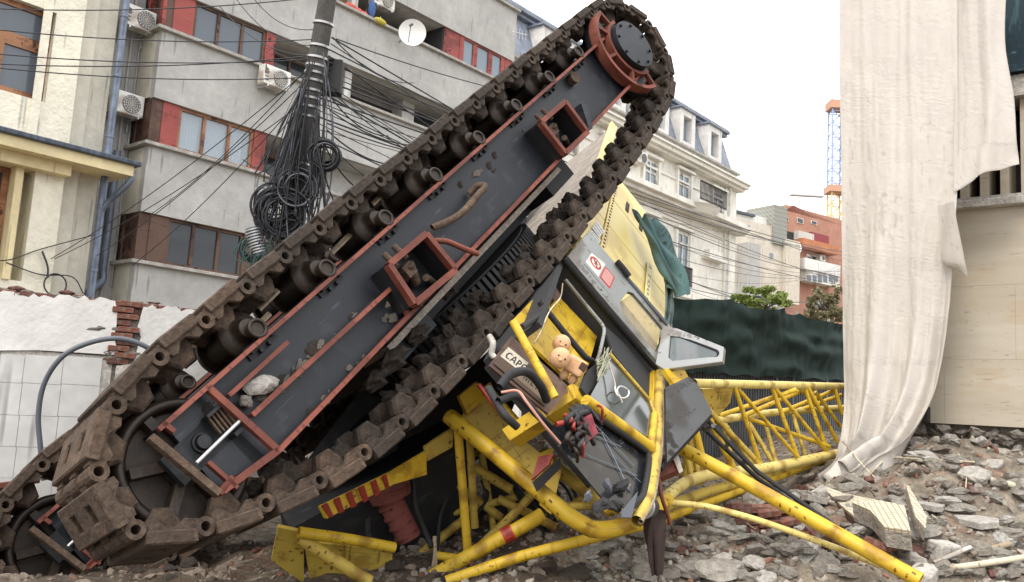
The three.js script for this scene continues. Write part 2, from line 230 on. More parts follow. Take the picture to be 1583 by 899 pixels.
// ---- grey apartment building
{
  const b = street.thing('apartment_building', 'grey plastered apartment block with red framed windows and deep recessed balconies', 'building');
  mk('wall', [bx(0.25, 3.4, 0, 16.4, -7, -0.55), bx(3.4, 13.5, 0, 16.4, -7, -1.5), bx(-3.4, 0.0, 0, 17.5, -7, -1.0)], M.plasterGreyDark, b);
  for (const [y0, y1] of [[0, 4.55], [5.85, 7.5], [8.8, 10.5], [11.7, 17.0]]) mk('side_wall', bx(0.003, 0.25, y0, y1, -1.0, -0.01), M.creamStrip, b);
  const levels = [[2.0, 4.55], [5.85, 7.52], [8.76, 10.52], [11.66, 13.32], [14.4, 16.35]];
  for (const [y0, y1] of levels) {
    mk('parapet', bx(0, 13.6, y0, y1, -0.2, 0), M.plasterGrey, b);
    mk('ledge', [rbx(-0.14, 13.68, y1, y1 + 0.09, -0.26, 0.13, 0.015), bx(-0.14, 0.1, y1, y1 + 0.085, -1.0, -0.26)], M.sill, b);
    mk('balcony_slab', bx(3.4, 13.5, y0, y0 + 0.14, -1.5, -0.2), M.plasterPale, b);
  }
  // bay windows
  const W1 = (y0, y1, s0, s1, fm, pm, curt, gl = clearGlass) => {
    windowUnit(b, s0, s1, y0, y1, -0.1, 3, fm, gl, { t: 0.085, curtain: curt });
    mk('window_pier', bx(0.02, 0.3, y0, y1, -0.5, -0.08), M.woodBrown, b); mk('window_pier', bx(0.3, s0, y0, y1, -0.5, -0.06), pm, b); mk('window_pier', bx(s1, 3.36, y0, y1, -0.5, -0.06), pm, b);
  };
  W1(4.64, 5.85, 0.78, 2.98, M.woodBrown, M.woodBrown, [], M.glassDark);
  W1(7.61, 8.76, 0.75, 2.98, M.woodFrame, M.redWood, [[0.9, 1.42], [1.56, 2.2], [2.3, 2.75]]);
  W1(10.61, 11.66, 0.86, 3.06, M.woodBrown, M.redWood, [], M.glass);
  for (const [y0, y1, fm] of [[4.64, 5.85, M.woodBrown], [7.61, 8.76, M.woodBrown], [10.61, 11.66, M.redWood]]) mk('side_window', [bx(0.0, 0.1, y0, y1, -0.9, -0.8), bx(0.0, 0.1, y0, y1, -0.2, -0.06), bx(0.04, 0.08, y0, y1, -0.8, -0.2)], fm, b);
  mk('interior_wall', [bx(3.3, 3.45, 2, 16.4, -1.5, -0.2), bx(6.05, 6.3, 8.76, 16, -1.5, -0.25), bx(9.05, 9.6, 8.76, 16, -1.5, -0.9), bx(3.45, 6.05, 8.9, 11.66, -1.5, -1.1), bx(6.4, 9.2, 6.0, 8.76, -1.5, -1.2)], M.loggiaWhite, b);
  for (const [s0, s1, y0, y1, fm] of [[6.75, 9.0, 10.2, 11.35, M.dim], [7.0, 8.95, 13.2, 14.3, M.dim], [3.7, 5.9, 13.3, 14.4, M.woodBrown], [9.75, 13, 10.2, 11.6, M.dim], [4.0, 6.2, 7.2, 8.6, M.woodFrame], [9.6, 13, 7.2, 8.6, M.dim]])
    windowUnit(b, s0, s1, y0, y1, -1.36, 2, fm, M.glassDark, { t: 0.06 });
  windowUnit(b, 3.55, 6.3, 10.65, 11.5, -0.9, 3, M.woodBrown, M.glassDark, { t: 0.06 });
  // glazed red bay on the upper floor
  windowUnit(b, 10.72, 13.15, 13.42, 14.4, -0.06, 3, M.redWood, M.glassPale, { t: 0.22, h: 0.07, panes: [M.glassPale, M.glassPale, M.glassPale] });
  for (const [a, c] of [[9.95, 10.7], [13.17, 13.55]]) mk('window_pier', bx(a, c, 13.42, 14.4, -0.9, -0.06), M.redWood, b);
  mk('side_window', [bx(9.9, 9.95, 13.42, 14.4, -1.4, -0.1)], M.dim, b);
  mk('roof_rail', [0, 1, 2, 3, 4, 5, 6].map((i) => cyl(V3(4 + i * 1.5, 16.4, -0.3), V3(4 + i * 1.5, 17.2, -0.3), 0.02)).concat([cyl(V3(4, 17.2, -0.3), V3(13, 17.2, -0.3), 0.02)]), M.whiteFrame, b);
  mk('balcony_screen', bx(5.35, 6.5, 13.41, 14.4, -0.6, -0.5), M.wood, b);
  for (const [s, y0, y1, r] of [[-0.28, 2, 16, 0.03], [-0.5, 2, 9, 0.02], [-0.06, 4, 10.4, 0.018]]) mk('wall_pipe', cyl(V3(s, y0, -0.95), V3(s, y1, -0.95), r), M.plasterGrey, b);
}
// laundry over the balcony edge
tag(street.put(mk('laundry', [[5.9, 0.5], [6.15, 0.4], [6.4, 0.3]].map(([s, h], i) => buv(new THREE.SphereGeometry(0.28, 10, 8).scale(0.9, 0.45, 0.5).translate(s, 13.5 - i * 0.03, -0.1))), S(0.5, 0.09, 0.07, { map: TX.cloth }))), 'crumpled red laundry lying on the grey balcony ledge', 'laundry');
tag(street.put(mk('cloth_rag', [buv(new THREE.SphereGeometry(0.2, 10, 8).scale(0.7, 1.5, 0.4).translate(6.7, 13.75, -0.05))], S(0.05, 0.12, 0.32, { map: TX.cloth }))), 'blue rag hanging at the grey balcony beside the red laundry', 'rag');
tag(street.put(mk('cloth_rag', [buv(new THREE.SphereGeometry(0.22, 10, 8).scale(1.2, 0.5, 0.4).translate(6.95, 13.4, 0.1))], S(0.45, 0.4, 0.05, { map: TX.cloth }))), 'yellow rag drooping over the grey balcony ledge', 'rag');

// ---- air conditioners
function airCon(s, y, z, label, turn = 0) {
  const a = thing('air_conditioner', label, 'air conditioner', 'air conditioners on the grey block'); const p = street.world(s, y, z); a.position.copy(p); a.rotation.y = street.turn + turn;
  mk('casing', rbx(-0.43, 0.43, 0, 0.56, -0.16, 0.16, 0.03), M.acWhite, a);
  const ring = mk('fan_grille', new THREE.CylinderGeometry(0.23, 0.23, 0.02, 28).rotateX(Math.PI / 2).translate(0.1, 0.28, 0.165), M.acGrille, a);
  const k = []; for (let i = 1; i < 5; i++) k.push(new THREE.TorusGeometry(i * 0.05, 0.006, 4, 24).translate(0.1, 0.28, 0.18)); for (let i = 0; i < 8; i++) k.push(bx(-0.23, 0.23, -0.005, 0.005, 0.175, 0.185).rotateZ(i * Math.PI / 8).translate(0.1, 0.28, 0));
  mk('grille_wire', k, M.acWhite, ring);
  mk('vent_slots', [0, 1, 2, 3].map((i) => bx(-0.4, -0.3, 0.1 + i * 0.1, 0.14 + i * 0.1, 0.158, 0.166)), M.acGrille, a);
  for (const q of [-0.3, 0.3]) mk('bracket', [bx(q - 0.02, q + 0.02, -0.05, 0.0, -0.4, 0.18), bx(q - 0.02, q + 0.02, -0.3, 0, -0.4, -0.36)], M.band, a);
  return a;
}
airCon(-0.33, 10.5, -0.55, 'white air conditioner on the grey wall, highest one beside the red window pier');
airCon(-0.45, 8.25, -0.55, 'white air conditioner on the grey wall beside the middle bay window, next to the downpipe');
airCon(3.2, 9.95, 0.3, 'white air conditioner on the parapet beside the utility pole');
airCon(7.2, 14.0, -0.2, 'white air conditioner hung high in the balcony opening above the laundry');
{ // satellite dish
  const a = street.thing('satellite_dish', 'round white satellite dish on the grey balcony parapet', 'satellite dish');
  const g = new THREE.SphereGeometry(0.9, 32, 8, 0, Math.PI * 2, 0, 0.5).rotateX(-Math.PI / 2).translate(0, 0, 0.9).rotateY(-0.75).rotateX(0.1); g.scale(1, 1, 1);
  mk('reflector', [g.clone().translate(7.75, 13.15, 0.75), g.clone().scale(0.99, 0.99, 0.99).translate(7.76, 13.15, 0.72)], new THREE.MeshStandardMaterial({ color: 0xdcdcd8, roughness: 0.5, side: THREE.DoubleSide }), a);
  mk('mount_arm', [cyl(V3(7.9, 13.1, 0), V3(7.8, 13.15, 0.6), 0.03)], M.band, a);
  mk('feed_arm', [cyl(V3(7.6, 12.8, 0.75), V3(7.3, 13.15, 1.15), 0.012), cyl(V3(7.27, 13.12, 1.12), V3(7.33, 13.2, 1.2), 0.04)], M.cableGrey, a);
}
{ // antenna on the grey corner
  const a = street.thing('wall_antenna', 'thin metal antenna on the corner of the grey block', 'antenna');
  mk('boom', cyl(V3(13.0, 15.3, 0.3), V3(13.9, 15.5, 0.3), 0.015), M.band, a); for (let i = 0; i < 5; i++) mk('element', cyl(V3(13.1 + i * 0.18, 15.1 + i * 0.04, 0.3), V3(13.1 + i * 0.18, 15.5 + i * 0.04, 0.3), 0.008), M.band, a);
}

// ---- cream house on the left
{
  const b = street.thing('cream_house', 'cream rendered house with brown timber windows and a flat entrance canopy', 'house');
  mk('wall', [bx(-9, -4.05, 0, 7.75, -6, 0.3), bx(-4.05, -2.62, 6.3, 7.75, -6, 0.3), bx(-9, -2.62, 9.85, 18, -6, 0.3), bx(-2.62, -2.0, 0, 18, -6, 0.3), bx(-9, -5.6, 7.75, 9.85, -6, 0.3), bx(-4.05, -2.62, 0, 3.7, -6, 0.3), bx(-9, -2.62, 7.75, 9.85, -6, -0.3), bx(-9, -2.62, 3.7, 6.3, -6, -0.3)], M.cream, b);
  mk('wall_pilaster', bx(-2.9, -2.72, 6.75, 18, 0.3, 0.34), M.cream, b);
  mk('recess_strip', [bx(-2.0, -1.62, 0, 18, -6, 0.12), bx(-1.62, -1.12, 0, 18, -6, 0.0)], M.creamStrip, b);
  // upper window: two tiers
  windowUnit(b, -5.6, -2.62, 9.0, 9.85, 0.14, 1, M.woodFrame, M.glass, { t: 0.13 });
  windowUnit(b, -5.6, -2.62, 7.75, 9.0, 0.14, 3, M.woodFrame, M.glass, { t: 0.15 });
  // entrance canopy
  mk('canopy', [bx(-9, -0.75, 6.42, 6.66, -0.3, 0.95)], M.creamYellow, b);
  mk('canopy_underside_step', bx(-9, -2.0, 6.16, 6.42, -0.1, 0.62), M.creamYellow, b);
  mk('canopy_roof_edge', [rbx(-9, -0.62, 6.66, 6.78, -0.3, 1.06, 0.03)], M.gutter, b);
  windowUnit(b, -4.05, -3.05, 3.72, 6.16, 0.05, 1, M.woodFrame, M.glassDark, { t: 0.14, rail: 5.2 });
  mk('door_surround', [bx(-3.04, -2.88, 3.7, 6.16, -0.2, 0.36)], M.creamYellow, b);
  mk('wall_plinth', bx(-9, -1.2, 3.35, 3.5, 0.3, 0.42), M.sill, b);
}
{ // downpipes
  const a = street.thing('downpipe', 'grey zinc downpipe running down between cream house and grey block', 'downpipe');
  mk('pipe', cyl(V3(-1.08, 0, 0.25), V3(-1.08, 18, 0.25), 0.085, 0.085, 16), M.zinc, a);
  for (const y of [4.2, 5.7, 7.4, 8.9, 10.4]) mk('clamp', new THREE.CylinderGeometry(0.1, 0.1, 0.07, 16).translate(-1.08, y, 0.25), M.zinc, a);
  mk('branch', tube([V3(-0.72, 6.55, 0.85), V3(-0.75, 6.3, 0.8), V3(-1.0, 5.8, 0.4), V3(-1.08, 5.6, 0.27)], 0.07, 24), M.zinc, a);
  const c = street.thing('downpipe', 'short grey zinc downpipe with an elbow at the foot of the grey wall', 'downpipe');
  mk('pipe', tube([V3(-0.35, 7.4, -0.85), V3(-0.35, 4.4, -0.85), V3(-0.35, 4.1, -0.8), V3(-0.75, 3.75, -0.6), V3(-0.85, 3.3, -0.6)], 0.09, 40, 10, 0.2), M.zinc, c);
  tag(street.put(mk('wall_cable', [tube([V3(-4, 3.9, 0.36), V3(-3, 4.1, 0.36), V3(-2.35, 4.45, 0.36), V3(-1.2, 5, 0.4)], 0.012, 30, 5), tube([V3(-2.3, 4.42, 0.36), V3(-2.15, 4.1, 0.37), V3(-2.12, 3.85, 0.37)], 0.022, 20, 5), new THREE.TorusGeometry(0.24, 0.018, 6, 30).translate(-1.95, 3.72, 0.4), tube([V3(-3, 4.05, 0.36), V3(-2.3, 3.9, 0.37), V3(-1.6, 3.95, 0.37), V3(-1.3, 3.6, 0.38)], 0.014, 30, 5)], M.cable)), 'dark loose cable with a round coil on the cream house wall', 'cable');
}

// ---- white ornate building further along
{
  const b = street.thing('white_corner_building', 'ivory ornate building with grey mansard roof, dormers and a rounded balcony', 'building');
  mk('wall', bx(13.75, 32.6, 0, 14.6, -9, -0.35), M.ivory, b);
  mk('corner_pier', bx(31.5, 32.7, 0, 14.6, -9, -0.22), M.ivory, b);
  mk('cornice', [bx(13.7, 33.0, 13.78, 13.92, -0.35, 0.1), bx(13.7, 33.1, 13.92, 14.12, -0.35, 0.3), bx(13.7, 33.2, 14.12, 14.2, -0.35, 0.42)], M.ivory, b);
  mk('attic_band', [bx(13.75, 32.7, 14.6, 14.72, -9, -0.25), bx(13.75, 32.9, 14.72, 14.82, -9, -0.12)], M.sill, b);
  const mans = new THREE.Shape([[-9, 14.82], [-0.5, 14.82], [-1.25, 17.0], [-9, 17.0]].map(([x, y]) => new THREE.Vector2(-x, y)));
  mk('mansard_roof', buv(new THREE.ExtrudeGeometry(mans, { depth: 19.0, bevelEnabled: false }).rotateY(Math.PI / 2).translate(13.75, 0, 0)), M.slate, b);
  mk('roof_gutter', [rbx(13.6, 33.0, 17.0, 17.14, -9, -1.02, 0.02), rbx(13.6, 33.0, 17.14, 17.3, -9, -0.85, 0.03), bx(13.6, 33.1, 17.3, 17.4, -9, -0.95)], M.slate, b);
  for (const s of [15.9, 17.7, 20.6, 22.6, 24.4, 27.0, 29.9]) {
    const d = mk('dormer', [bx(s - 0.2, s + 0.12, 14.82, 16.75, -1.6, -0.42), bx(s + 0.95, s + 1.3, 14.82, 16.75, -1.6, -0.42), bx(s + 0.12, s + 0.95, 16.45, 16.75, -1.6, -0.42), bx(s + 0.12, s + 0.95, 14.82, 15.15, -1.6, -0.42), bx(s + 0.12, s + 0.95, 15.15, 16.45, -1.6, -0.75)], M.whitePlaster, b);
    mk('dormer_roof', rbx(s - 0.3, s + 1.4, 16.75, 16.86, -1.6, -0.3, 0.02), M.slate, d);
    mk('dormer_window', [bx(s + 0.2, s + 0.5, 15.2, 16.4, -0.75, -0.7), bx(s + 0.57, s + 0.87, 15.2, 16.4, -0.75, -0.7)], M.glassPale, d);
  }
  mk('balcony_slab', [bx(19.5, 33.0, 11.62, 11.86, -0.35, 0.55), bx(19.5, 32.8, 11.44, 11.62, -0.35, 0.3), new THREE.CylinderGeometry(0.9, 0.7, 0.4, 24).translate(32.6, 11.66, -0.3)], M.ivory, b);
  mk('string_course', [bx(13.75, 32.75, 12.95, 13.05, -0.35, -0.27), bx(13.75, 32.75, 10.9, 11.0, -0.35, -0.25), bx(13.75, 32.75, 7.35, 7.6, -0.35, -0.1)], M.ivory, b);
  for (const [s, y0, y1] of [[20.0, 12.0, 13.3], [23.4, 12.0, 13.3], [26.5, 11.9, 13.4], [30.1, 12.0, 13.3], [20.2, 8.3, 10.6], [23.4, 8.3, 10.6], [26.6, 7.9, 10.5], [23.4, 4.4, 6.8], [26.6, 4.4, 6.8], [30.1, 4.4, 6.8], [17, 12, 13.3], [17, 8.3, 10.5]]) {
    windowUnit(b, s, s + 1.2, y0, y1, -0.3, 2, M.whiteFrame, M.glassPale, { t: 0.1, rail: y1 - 0.55 });
    mk('window_surround', [bx(s - 0.16, s, y0 - 0.1, y1 + 0.12, -0.35, -0.2), bx(s + 1.2, s + 1.36, y0 - 0.1, y1 + 0.12, -0.35, -0.2), bx(s - 0.25, s + 1.45, y1 + 0.12, y1 + 0.24, -0.35, -0.08)], M.ivory, b);
  }
  const rail = (s0, s1, y, z, n) => { const k = [bx(s0, s1, y + 0.88, y + 0.94, z - 0.03, z + 0.03), bx(s0, s1, y + 0.06, y + 0.1, z - 0.02, z + 0.02)]; for (let i = 0; i <= n; i++) { const s = s0 + (s1 - s0) * i / n; k.push(bx(s - 0.015, s + 0.015, y, y + 0.9, z - 0.015, z + 0.015)); } mk('railing', k, M.dim, b); };
  rail(26.5, 29.2, 11.9, 0.95, 22); rail(26.5, 27.9, 7.9, -0.12, 14); rail(23.3, 24.7, 8.0, -0.12, 12);
  mk('rounded_balcony', [new THREE.CylinderGeometry(1.5, 1.1, 0.4, 32).scale(1, 1, 0.8).translate(27.9, 11.66, -0.1)], M.ivory, b);
  mk('window_ledge_box', [bx(29.2, 31.2, 9.6, 9.75, -0.35, 0.1), bx(29.5, 30.9, 9.75, 10.1, -0.35, -0.05)], M.ivory, b);
  mk('downpipe', cyl(V3(31.7, 3, -0.1), V3(31.7, 13.8, -0.1), 0.06), M.whiteFrame, b);
  const ac = thing('air_conditioner', 'small white air conditioner on the ivory building wall under the cornice', 'air conditioner'); ac.position.copy(street.world(22.6, 12.75, -0.05)); ac.rotation.y = street.turn; mk('casing', rbx(-0.4, 0.4, 0, 0.55, -0.2, 0.2, 0.03), M.acWhite, ac); mk('fan_grille', new THREE.CylinderGeometry(0.2, 0.2, 0.02, 24).rotateX(Math.PI / 2).translate(0.1, 0.27, 0.21), M.acGrille, ac);
}

// ---- distant houses behind the street
const DF = [0.82, -0.574], far = new Frame(W(1140, 470, 78), DF);
{
  const b = far.thing('gable_house', 'tall beige house with a blank peeling gable and pale brick chimney', 'house');
  const R = (x0, y0, x1, y1, z0, z1, off = 0) => { const [a, c, d, e] = far.rect(x0, y0, x1, y1, off); return bx(a, c, d, e, z0, z1); };
  const base = far.hit(1140, 470).y;
  const [a, c, , e] = far.rect(1136, 345, 1214, 470);
  mk('gable_wall', bx(a - 3, c, -2, e, -8, 0), M.beigeFar, b);
  mk('upper_storey', R(1148, 330, 1196, 346, -8, -0.6), M.whitePlaster, b);
  mk('roof_edge', R(1142, 327, 1172, 330.5, -8, -0.3), M.gutter, b);
  mk('chimney', R(1193, 319, 1213, 378, -3, 0.25), S(0.56, 0.44, 0.36, { map: TX.brick }), b);
  mk('lower_wall', R(1208, 372, 1229, 470, -7, 0.5), M.beigeFar, b);
  mk('side_annex', R(1139, 378, 1158, 475, -3, 1.2), M.plasterGrey, b);
  for (const [x, y] of [[1158, 342], [1145, 342], [1169, 396], [1192, 395]]) mk('window', R(x - 2.5, y - 4, x + 2.5, y + 4, -0.6, x < 1165 ? -0.55 : 0.05), M.glassPale, b);
}
{
  const f2 = new Frame(W(1214, 470, 84), DF), b = f2.thing('brick_apartment_house', 'red brick apartment house with glazed and white fronted balconies', 'house');
  const R = (x0, y0, x1, y1, z0, z1) => { const [a, c, d, e] = f2.rect(x0, y0, x1, y1); return bx(a, c, d, e, z0, z1); };
  mk('wall', R(1213, 332, 1330, 520, -9, 0), M.redBrickFar, b);
  const [ra, rc, rd, re] = f2.rect(1214, 325, 1285, 333); mk('roof', buv(new THREE.ExtrudeGeometry(new THREE.Shape([[ra, rd - 0.1], [ra + 1.2, re + 0.1], [ra + 3.2, re - 0.2], [rc + 3, rd - 0.1]].map(([x, y]) => new THREE.Vector2(x, y))), { depth: 5, bevelEnabled: false }).translate(0, 0, -5)), S(0.36, 0.06, 0.05, { map: TX.plaster }), b);
  for (const [x0, y0, x1, y1] of [[1231, 337, 1241, 345], [1253, 341, 1262, 347], [1214, 336, 1218, 342]]) { const w = mk('window', R(x0, y0, x1, y1, 0, 0.06), M.whiteFrame, b); mk('pane', R(x0 + 1, y0 + 1, x1 - 1, y1 - 1, 0.06, 0.08), M.glassDark, w); }
  mk('open_loft', R(1214, 358, 1226, 372, 0, 0.05), M.dim, b);
  mk('upper_balcony', R(1226, 360, 1250, 373, 0, 0.6), M.plasterPale, b); mk('balcony_shutter', R(1250, 362, 1277, 376, 0, 0.3), S(0.24, 0.05, 0.06), b);
  mk('brick_parapet', R(1226, 376, 1282, 389, 0, 1.1), S(0.52, 0.21, 0.1, { map: TX.plaster }), b);
  mk('balcony_wall_panel', R(1226, 389, 1280, 406, 0, 0.02), M.redBrickFar, b);  // thin flat panel in the same brick colour as the wall
  { const w = mk('window', R(1245, 395, 1275, 407, 0.02, 0.12), M.whiteFrame, b); for (const x of [1246, 1253, 1263]) mk('pane', R(x, 396.5, x + 6, 406, 0.12, 0.14), M.glassDark, w); }
  mk('white_parapet', R(1226, 406, 1281, 423, 0, 1.3), M.whitePlaster, b);
  { const w = mk('glazed_balcony', R(1229, 424, 1281, 440, 0, 1.2), M.whiteFrame, b); for (let i = 0; i < 6; i++) mk('pane', R(1231 + i * 8.3, 427, 1237 + i * 8.3, 437, 1.2, 1.23), M.glass, w); }
  { const w = mk('window', R(1248, 460, 1272, 478, 0, 0.1), M.whiteFrame, b); for (const x of [1250, 1257.5, 1265]) mk('pane', R(x, 462, x + 6, 476, 0.1, 0.12), M.glass, w); }
  const ds = thing('satellite_dish', 'tiny white satellite dish on the red brick house balcony', 'satellite dish'); const q = f2.hit(1234, 383, 1.3); ds.position.copy(f2.world(q.x, q.y, 1.3)); ds.rotation.y = f2.turn; mk('reflector', buv(new THREE.SphereGeometry(0.9, 20, 6, 0, 7, 0, 0.6).rotateX(Math.PI / 2).translate(0, 0, -0.75)), M.dish, ds); mk('mount_arm', cyl(V3(0, -0.1, -0.1), V3(0, -0.6, -0.3), 0.04), M.band, ds);
  const fa = thing('air_conditioner', 'distant white air conditioner on the red brick house balcony', 'air conditioner'); const q2 = f2.hit(1269, 399, 0.4); fa.position.copy(f2.world(q2.x, q2.y, 0.4)); fa.rotation.y = f2.turn; mk('casing', rbx(-0.4, 0.4, -0.3, 0.3, -0.25, 0.2, 0.03), M.acWhite, fa); mk('fan_grille', new THREE.CylinderGeometry(0.2, 0.2, 0.02, 20).rotateX(Math.PI / 2).translate(0.1, 0, 0.21), M.acGrille, fa);
}
{ // distant tower crane mast
  const a = thing('tower_crane', 'slender yellow and blue lattice tower crane mast behind the hanging sheet', 'tower crane'), z = 105;
  const p0 = W(1289, 520, z), s = 0.75; a.position.copy(p0);
  const top = W(1289, 138, z).y - p0.y, yy = S(0.72, 0.52, 0.2), bl = S(0.3, 0.4, 0.62), rd = S(0.52, 0.3, 0.2);  // mast paints blended paler: distance haze is put into the colours
  const n = 20, h = top / n;
  for (let i = 0; i < n; i++) { const y = i * h, k = []; for (const [dx, dz] of [[-1, -1], [1, -1], [1, 1], [-1, 1]]) k.push(cyl(V3(dx * s, y, dz * s), V3(dx * s, y + h, dz * s), 0.11, 0.11, 5)); for (const [x0, z0, x1, z1] of [[-1, -1, 1, -1], [1, -1, 1, 1], [1, 1, -1, 1], [-1, 1, -1, -1]]) k.push(cyl(V3(x0 * s, y, z0 * s), V3(x1 * s, y + h, z1 * s), 0.06, 0.06, 4), cyl(V3(x0 * s, y, z0 * s), V3(x1 * s, y, z1 * s), 0.06, 0.06, 4)); mk('mast_section', k, y / top > 0.6 ? bl : yy, a); }
  mk('climbing_platform', bx(-1.1, 1.1, top * 0.6, top * 0.6 + 0.8, -1.1, 1.1), rd, a);
  mk('climbing_platform', bx(-1.05, 1.05, top * 0.96, top * 0.96 + 1.0, -1.05, 1.05), rd, a);
  mk('walkway', bx(-5.5, -1.5, top * 0.58, top * 0.58 + 0.15, -0.4, 0.4), M.band, a);
}
// ---- trees and lamp behind the fence
function tree(px, py, z, r, h, col, label, n) {
  const t = thing('street_tree', label, 'tree', 'trees behind the green fence'), c = W(px, py, z); t.position.set(c.x, 0, c.z);
  const trunk = mk('trunk', [cyl(V3(0, 0, 0), V3(0.1, c.y - h * 0.3, 0), 0.16, 0.09, 8), ...[0, 1, 2, 3, 4].map((i) => cyl(V3(0.07, c.y - h * 0.5, 0), V3(Math.cos(i * 1.3) * r * 0.7, c.y + h * (0.1 + 0.1 * i), Math.sin(i * 1.3) * r * 0.7), 0.06, 0.015, 5))], M.bark, t);
  const pos = [], nor = [];
  const clumps = Array.from({ length: 26 }, () => { const a = rr(0, 6.28), q = Math.sqrt(rnd()); return V3(Math.cos(a) * r * q, c.y + rr(-h, h) * Math.sqrt(1 - q * q * 0.9), Math.sin(a) * r * q); });
  for (let i = 0; i < n; i++) { const k = clumps[i % 26], p = V3(k.x + rr(-1, 1) * r * 0.22, k.y + rr(-1, 1) * h * 0.2, k.z + rr(-1, 1) * r * 0.22), e = V3(rr(-1, 1), rr(-1, 1), rr(-1, 1)).normalize(), f = V3(rr(-1, 1), rr(-1, 1), rr(-1, 1)).cross(e).normalize(), l = rr(0.05, 0.11); const q = [p.clone().addScaledVector(e, l), p.clone().addScaledVector(f, l * 0.6), p.clone().addScaledVector(e, -l), p.clone().addScaledVector(f, -l * 0.6)]; for (const j of [0, 1, 2, 0, 2, 3]) pos.push(q[j].x, q[j].y, q[j].z); }
  const g = new THREE.BufferGeometry(); g.setAttribute('position', new THREE.Float32BufferAttribute(pos, 3)); g.computeVertexNormals();
  mk('crown', g, new THREE.MeshPhysicalMaterial({ color: new THREE.Color().setRGB(...col), roughness: 0.9, transmission: 0.3, thickness: 0, side: THREE.DoubleSide }), t);
}
tree(1178, 466, 34, 1.0, 0.55, [0.2, 0.26, 0.05], 'small yellow green tree behind the fence in front of the beige house', 3200);
tree(1280, 476, 30, 0.7, 0.75, [0.17, 0.15, 0.07], 'thin brownish tree behind the fence near the hanging sheet', 1500);
{ const a = thing('street_lamp', 'thin curved street lamp rising behind the green fence', 'street lamp'), p = W(1189, 500, 24); a.position.copy(p); mk('post', tube([V3(0, -4, 0), V3(0, 0.25, 0), V3(-0.05, 0.55, 0), V3(-0.28, 0.72, 0)], 0.02, 30, 6), M.gutter, a); mk('lamp_head', rbx(-0.45, -0.25, 0.69, 0.75, -0.05, 0.05, 0.02), M.gutter, a); }
// ---- fence with green netting
{
  const fr = new Frame(W(1035, 560, 15), DF), b = fr.thing('site_fence', 'corrugated site fence draped with dark green netting', 'fence');
  const R = (px, py) => fr.hit(px, py);
  const L = -3, n = 26;
  for (let i = 0; i < n; i++) { const s0 = L + i * 0.42, k = []; for (let j = 0; j < 6; j++) k.push(bx(s0 + j * 0.07, s0 + j * 0.07 + 0.036, -0.5, 2.72, -0.05, -0.02), bx(s0 + j * 0.07 + 0.035, s0 + j * 0.07 + 0.07, -0.5, 2.72, -0.075, -0.05)); mk('corrugated_sheet', k, M.fenceSheet, b); }
  const topPx = [[1000, 462], [1035, 460], [1080, 462], [1122, 462], [1140, 470], [1170, 478], [1205, 476], [1215, 485], [1232, 484], [1250, 493], [1275, 497], [1300, 500], [1330, 506]], botPx = [[1000, 572], [1330, 590]];
  const cols = 130, rows = 24, pos = [], idx = [], uvs = [];
  const topAt = (t) => { const x = 1000 + 330 * t; let i = 0; while (i < topPx.length - 2 && topPx[i + 1][0] < x) i++; const [xa, ya] = topPx[i], [xb, yb] = topPx[i + 1], k = (x - xa) / (xb - xa); return [x, ya + (yb - ya) * k + Math.sin(k * Math.PI) * 2.2]; };
  for (let i = 0; i <= cols; i++) { const t = i / cols, [x, y] = topAt(t), a = R(x, y), c = R(x, 572 + 18 * t); for (let j = 0; j <= rows; j++) { const q = j / rows; const yv = a.y + (c.y - a.y) * q; const fold = 0.22 * (fb(t * 0.5 + 0.1, q * 0.3 + 0.1, 8, 211, 3, 2, 1) - 0.5) + 0.09 * (vn(t, q, 9, 7, 215) - 0.5) + 0.05 * (vn(t, q, 60, 4, 217) - 0.5); pos.push(a.x, yv + 0.02 * Math.sin(t * 60) * q, 0.12 + fold); uvs.push(a.x, yv); } }
  for (let i = 0; i < cols; i++) for (let j = 0; j < rows; j++) { const a = i * (rows + 1) + j, c = a + rows + 1; idx.push(a, a + 1, c, c, a + 1, c + 1); }
  const g = new THREE.BufferGeometry(); g.setAttribute('position', new THREE.Float32BufferAttribute(pos, 3)); g.setAttribute('uv', new THREE.Float32BufferAttribute(uvs, 2)); g.setIndex(idx); g.computeVertexNormals();
  mk('green_netting', g, M.netting, b);
  for (const x of [1122, 1205, 1232, 1282]) { const p = R(x, 470); mk('post', cyl(V3(p.x, -0.5, -0.1), V3(p.x, R(x, x < 1130 ? 462 : x < 1210 ? 474 : x < 1240 ? 483 : 494).y + 0.02, -0.02), 0.025), M.band, b); }
}
// ------------------------------------------------------------------ shared lumps and cloths
function lump(sd, detail = 2, rough = 0.35, flat = 1) {
  const g = new THREE.IcosahedronGeometry(1, detail), p = g.attributes.position, v = V3(), planes = [];
  const keep = seed; seed = sd * 1013 + 5; for (let i = 0; i < 9; i++) planes.push([V3(rr(-1, 1), rr(-1, 1), rr(-1, 1)).normalize(), rr(0.45, 0.85)]); seed = keep;
  for (let i = 0; i < p.count; i++) { v.fromBufferAttribute(p, i); let r = 1; for (const [n, d] of planes) { const c = v.dot(n); if (c * r > d) r = d / c; } r *= 1 + rough * 0.35 * (Math.sin(v.x * 7 + sd) * Math.sin(v.y * 6 + sd * 2) + 0.5 * Math.sin(v.z * 13 + sd * 3 + v.x * 9)); p.setXYZ(i, v.x * r, v.y * r * flat, v.z * r); }
  g.computeVertexNormals(); return buv(g);
}
const lerpN = (a, b, t) => a + (b - a) * t;
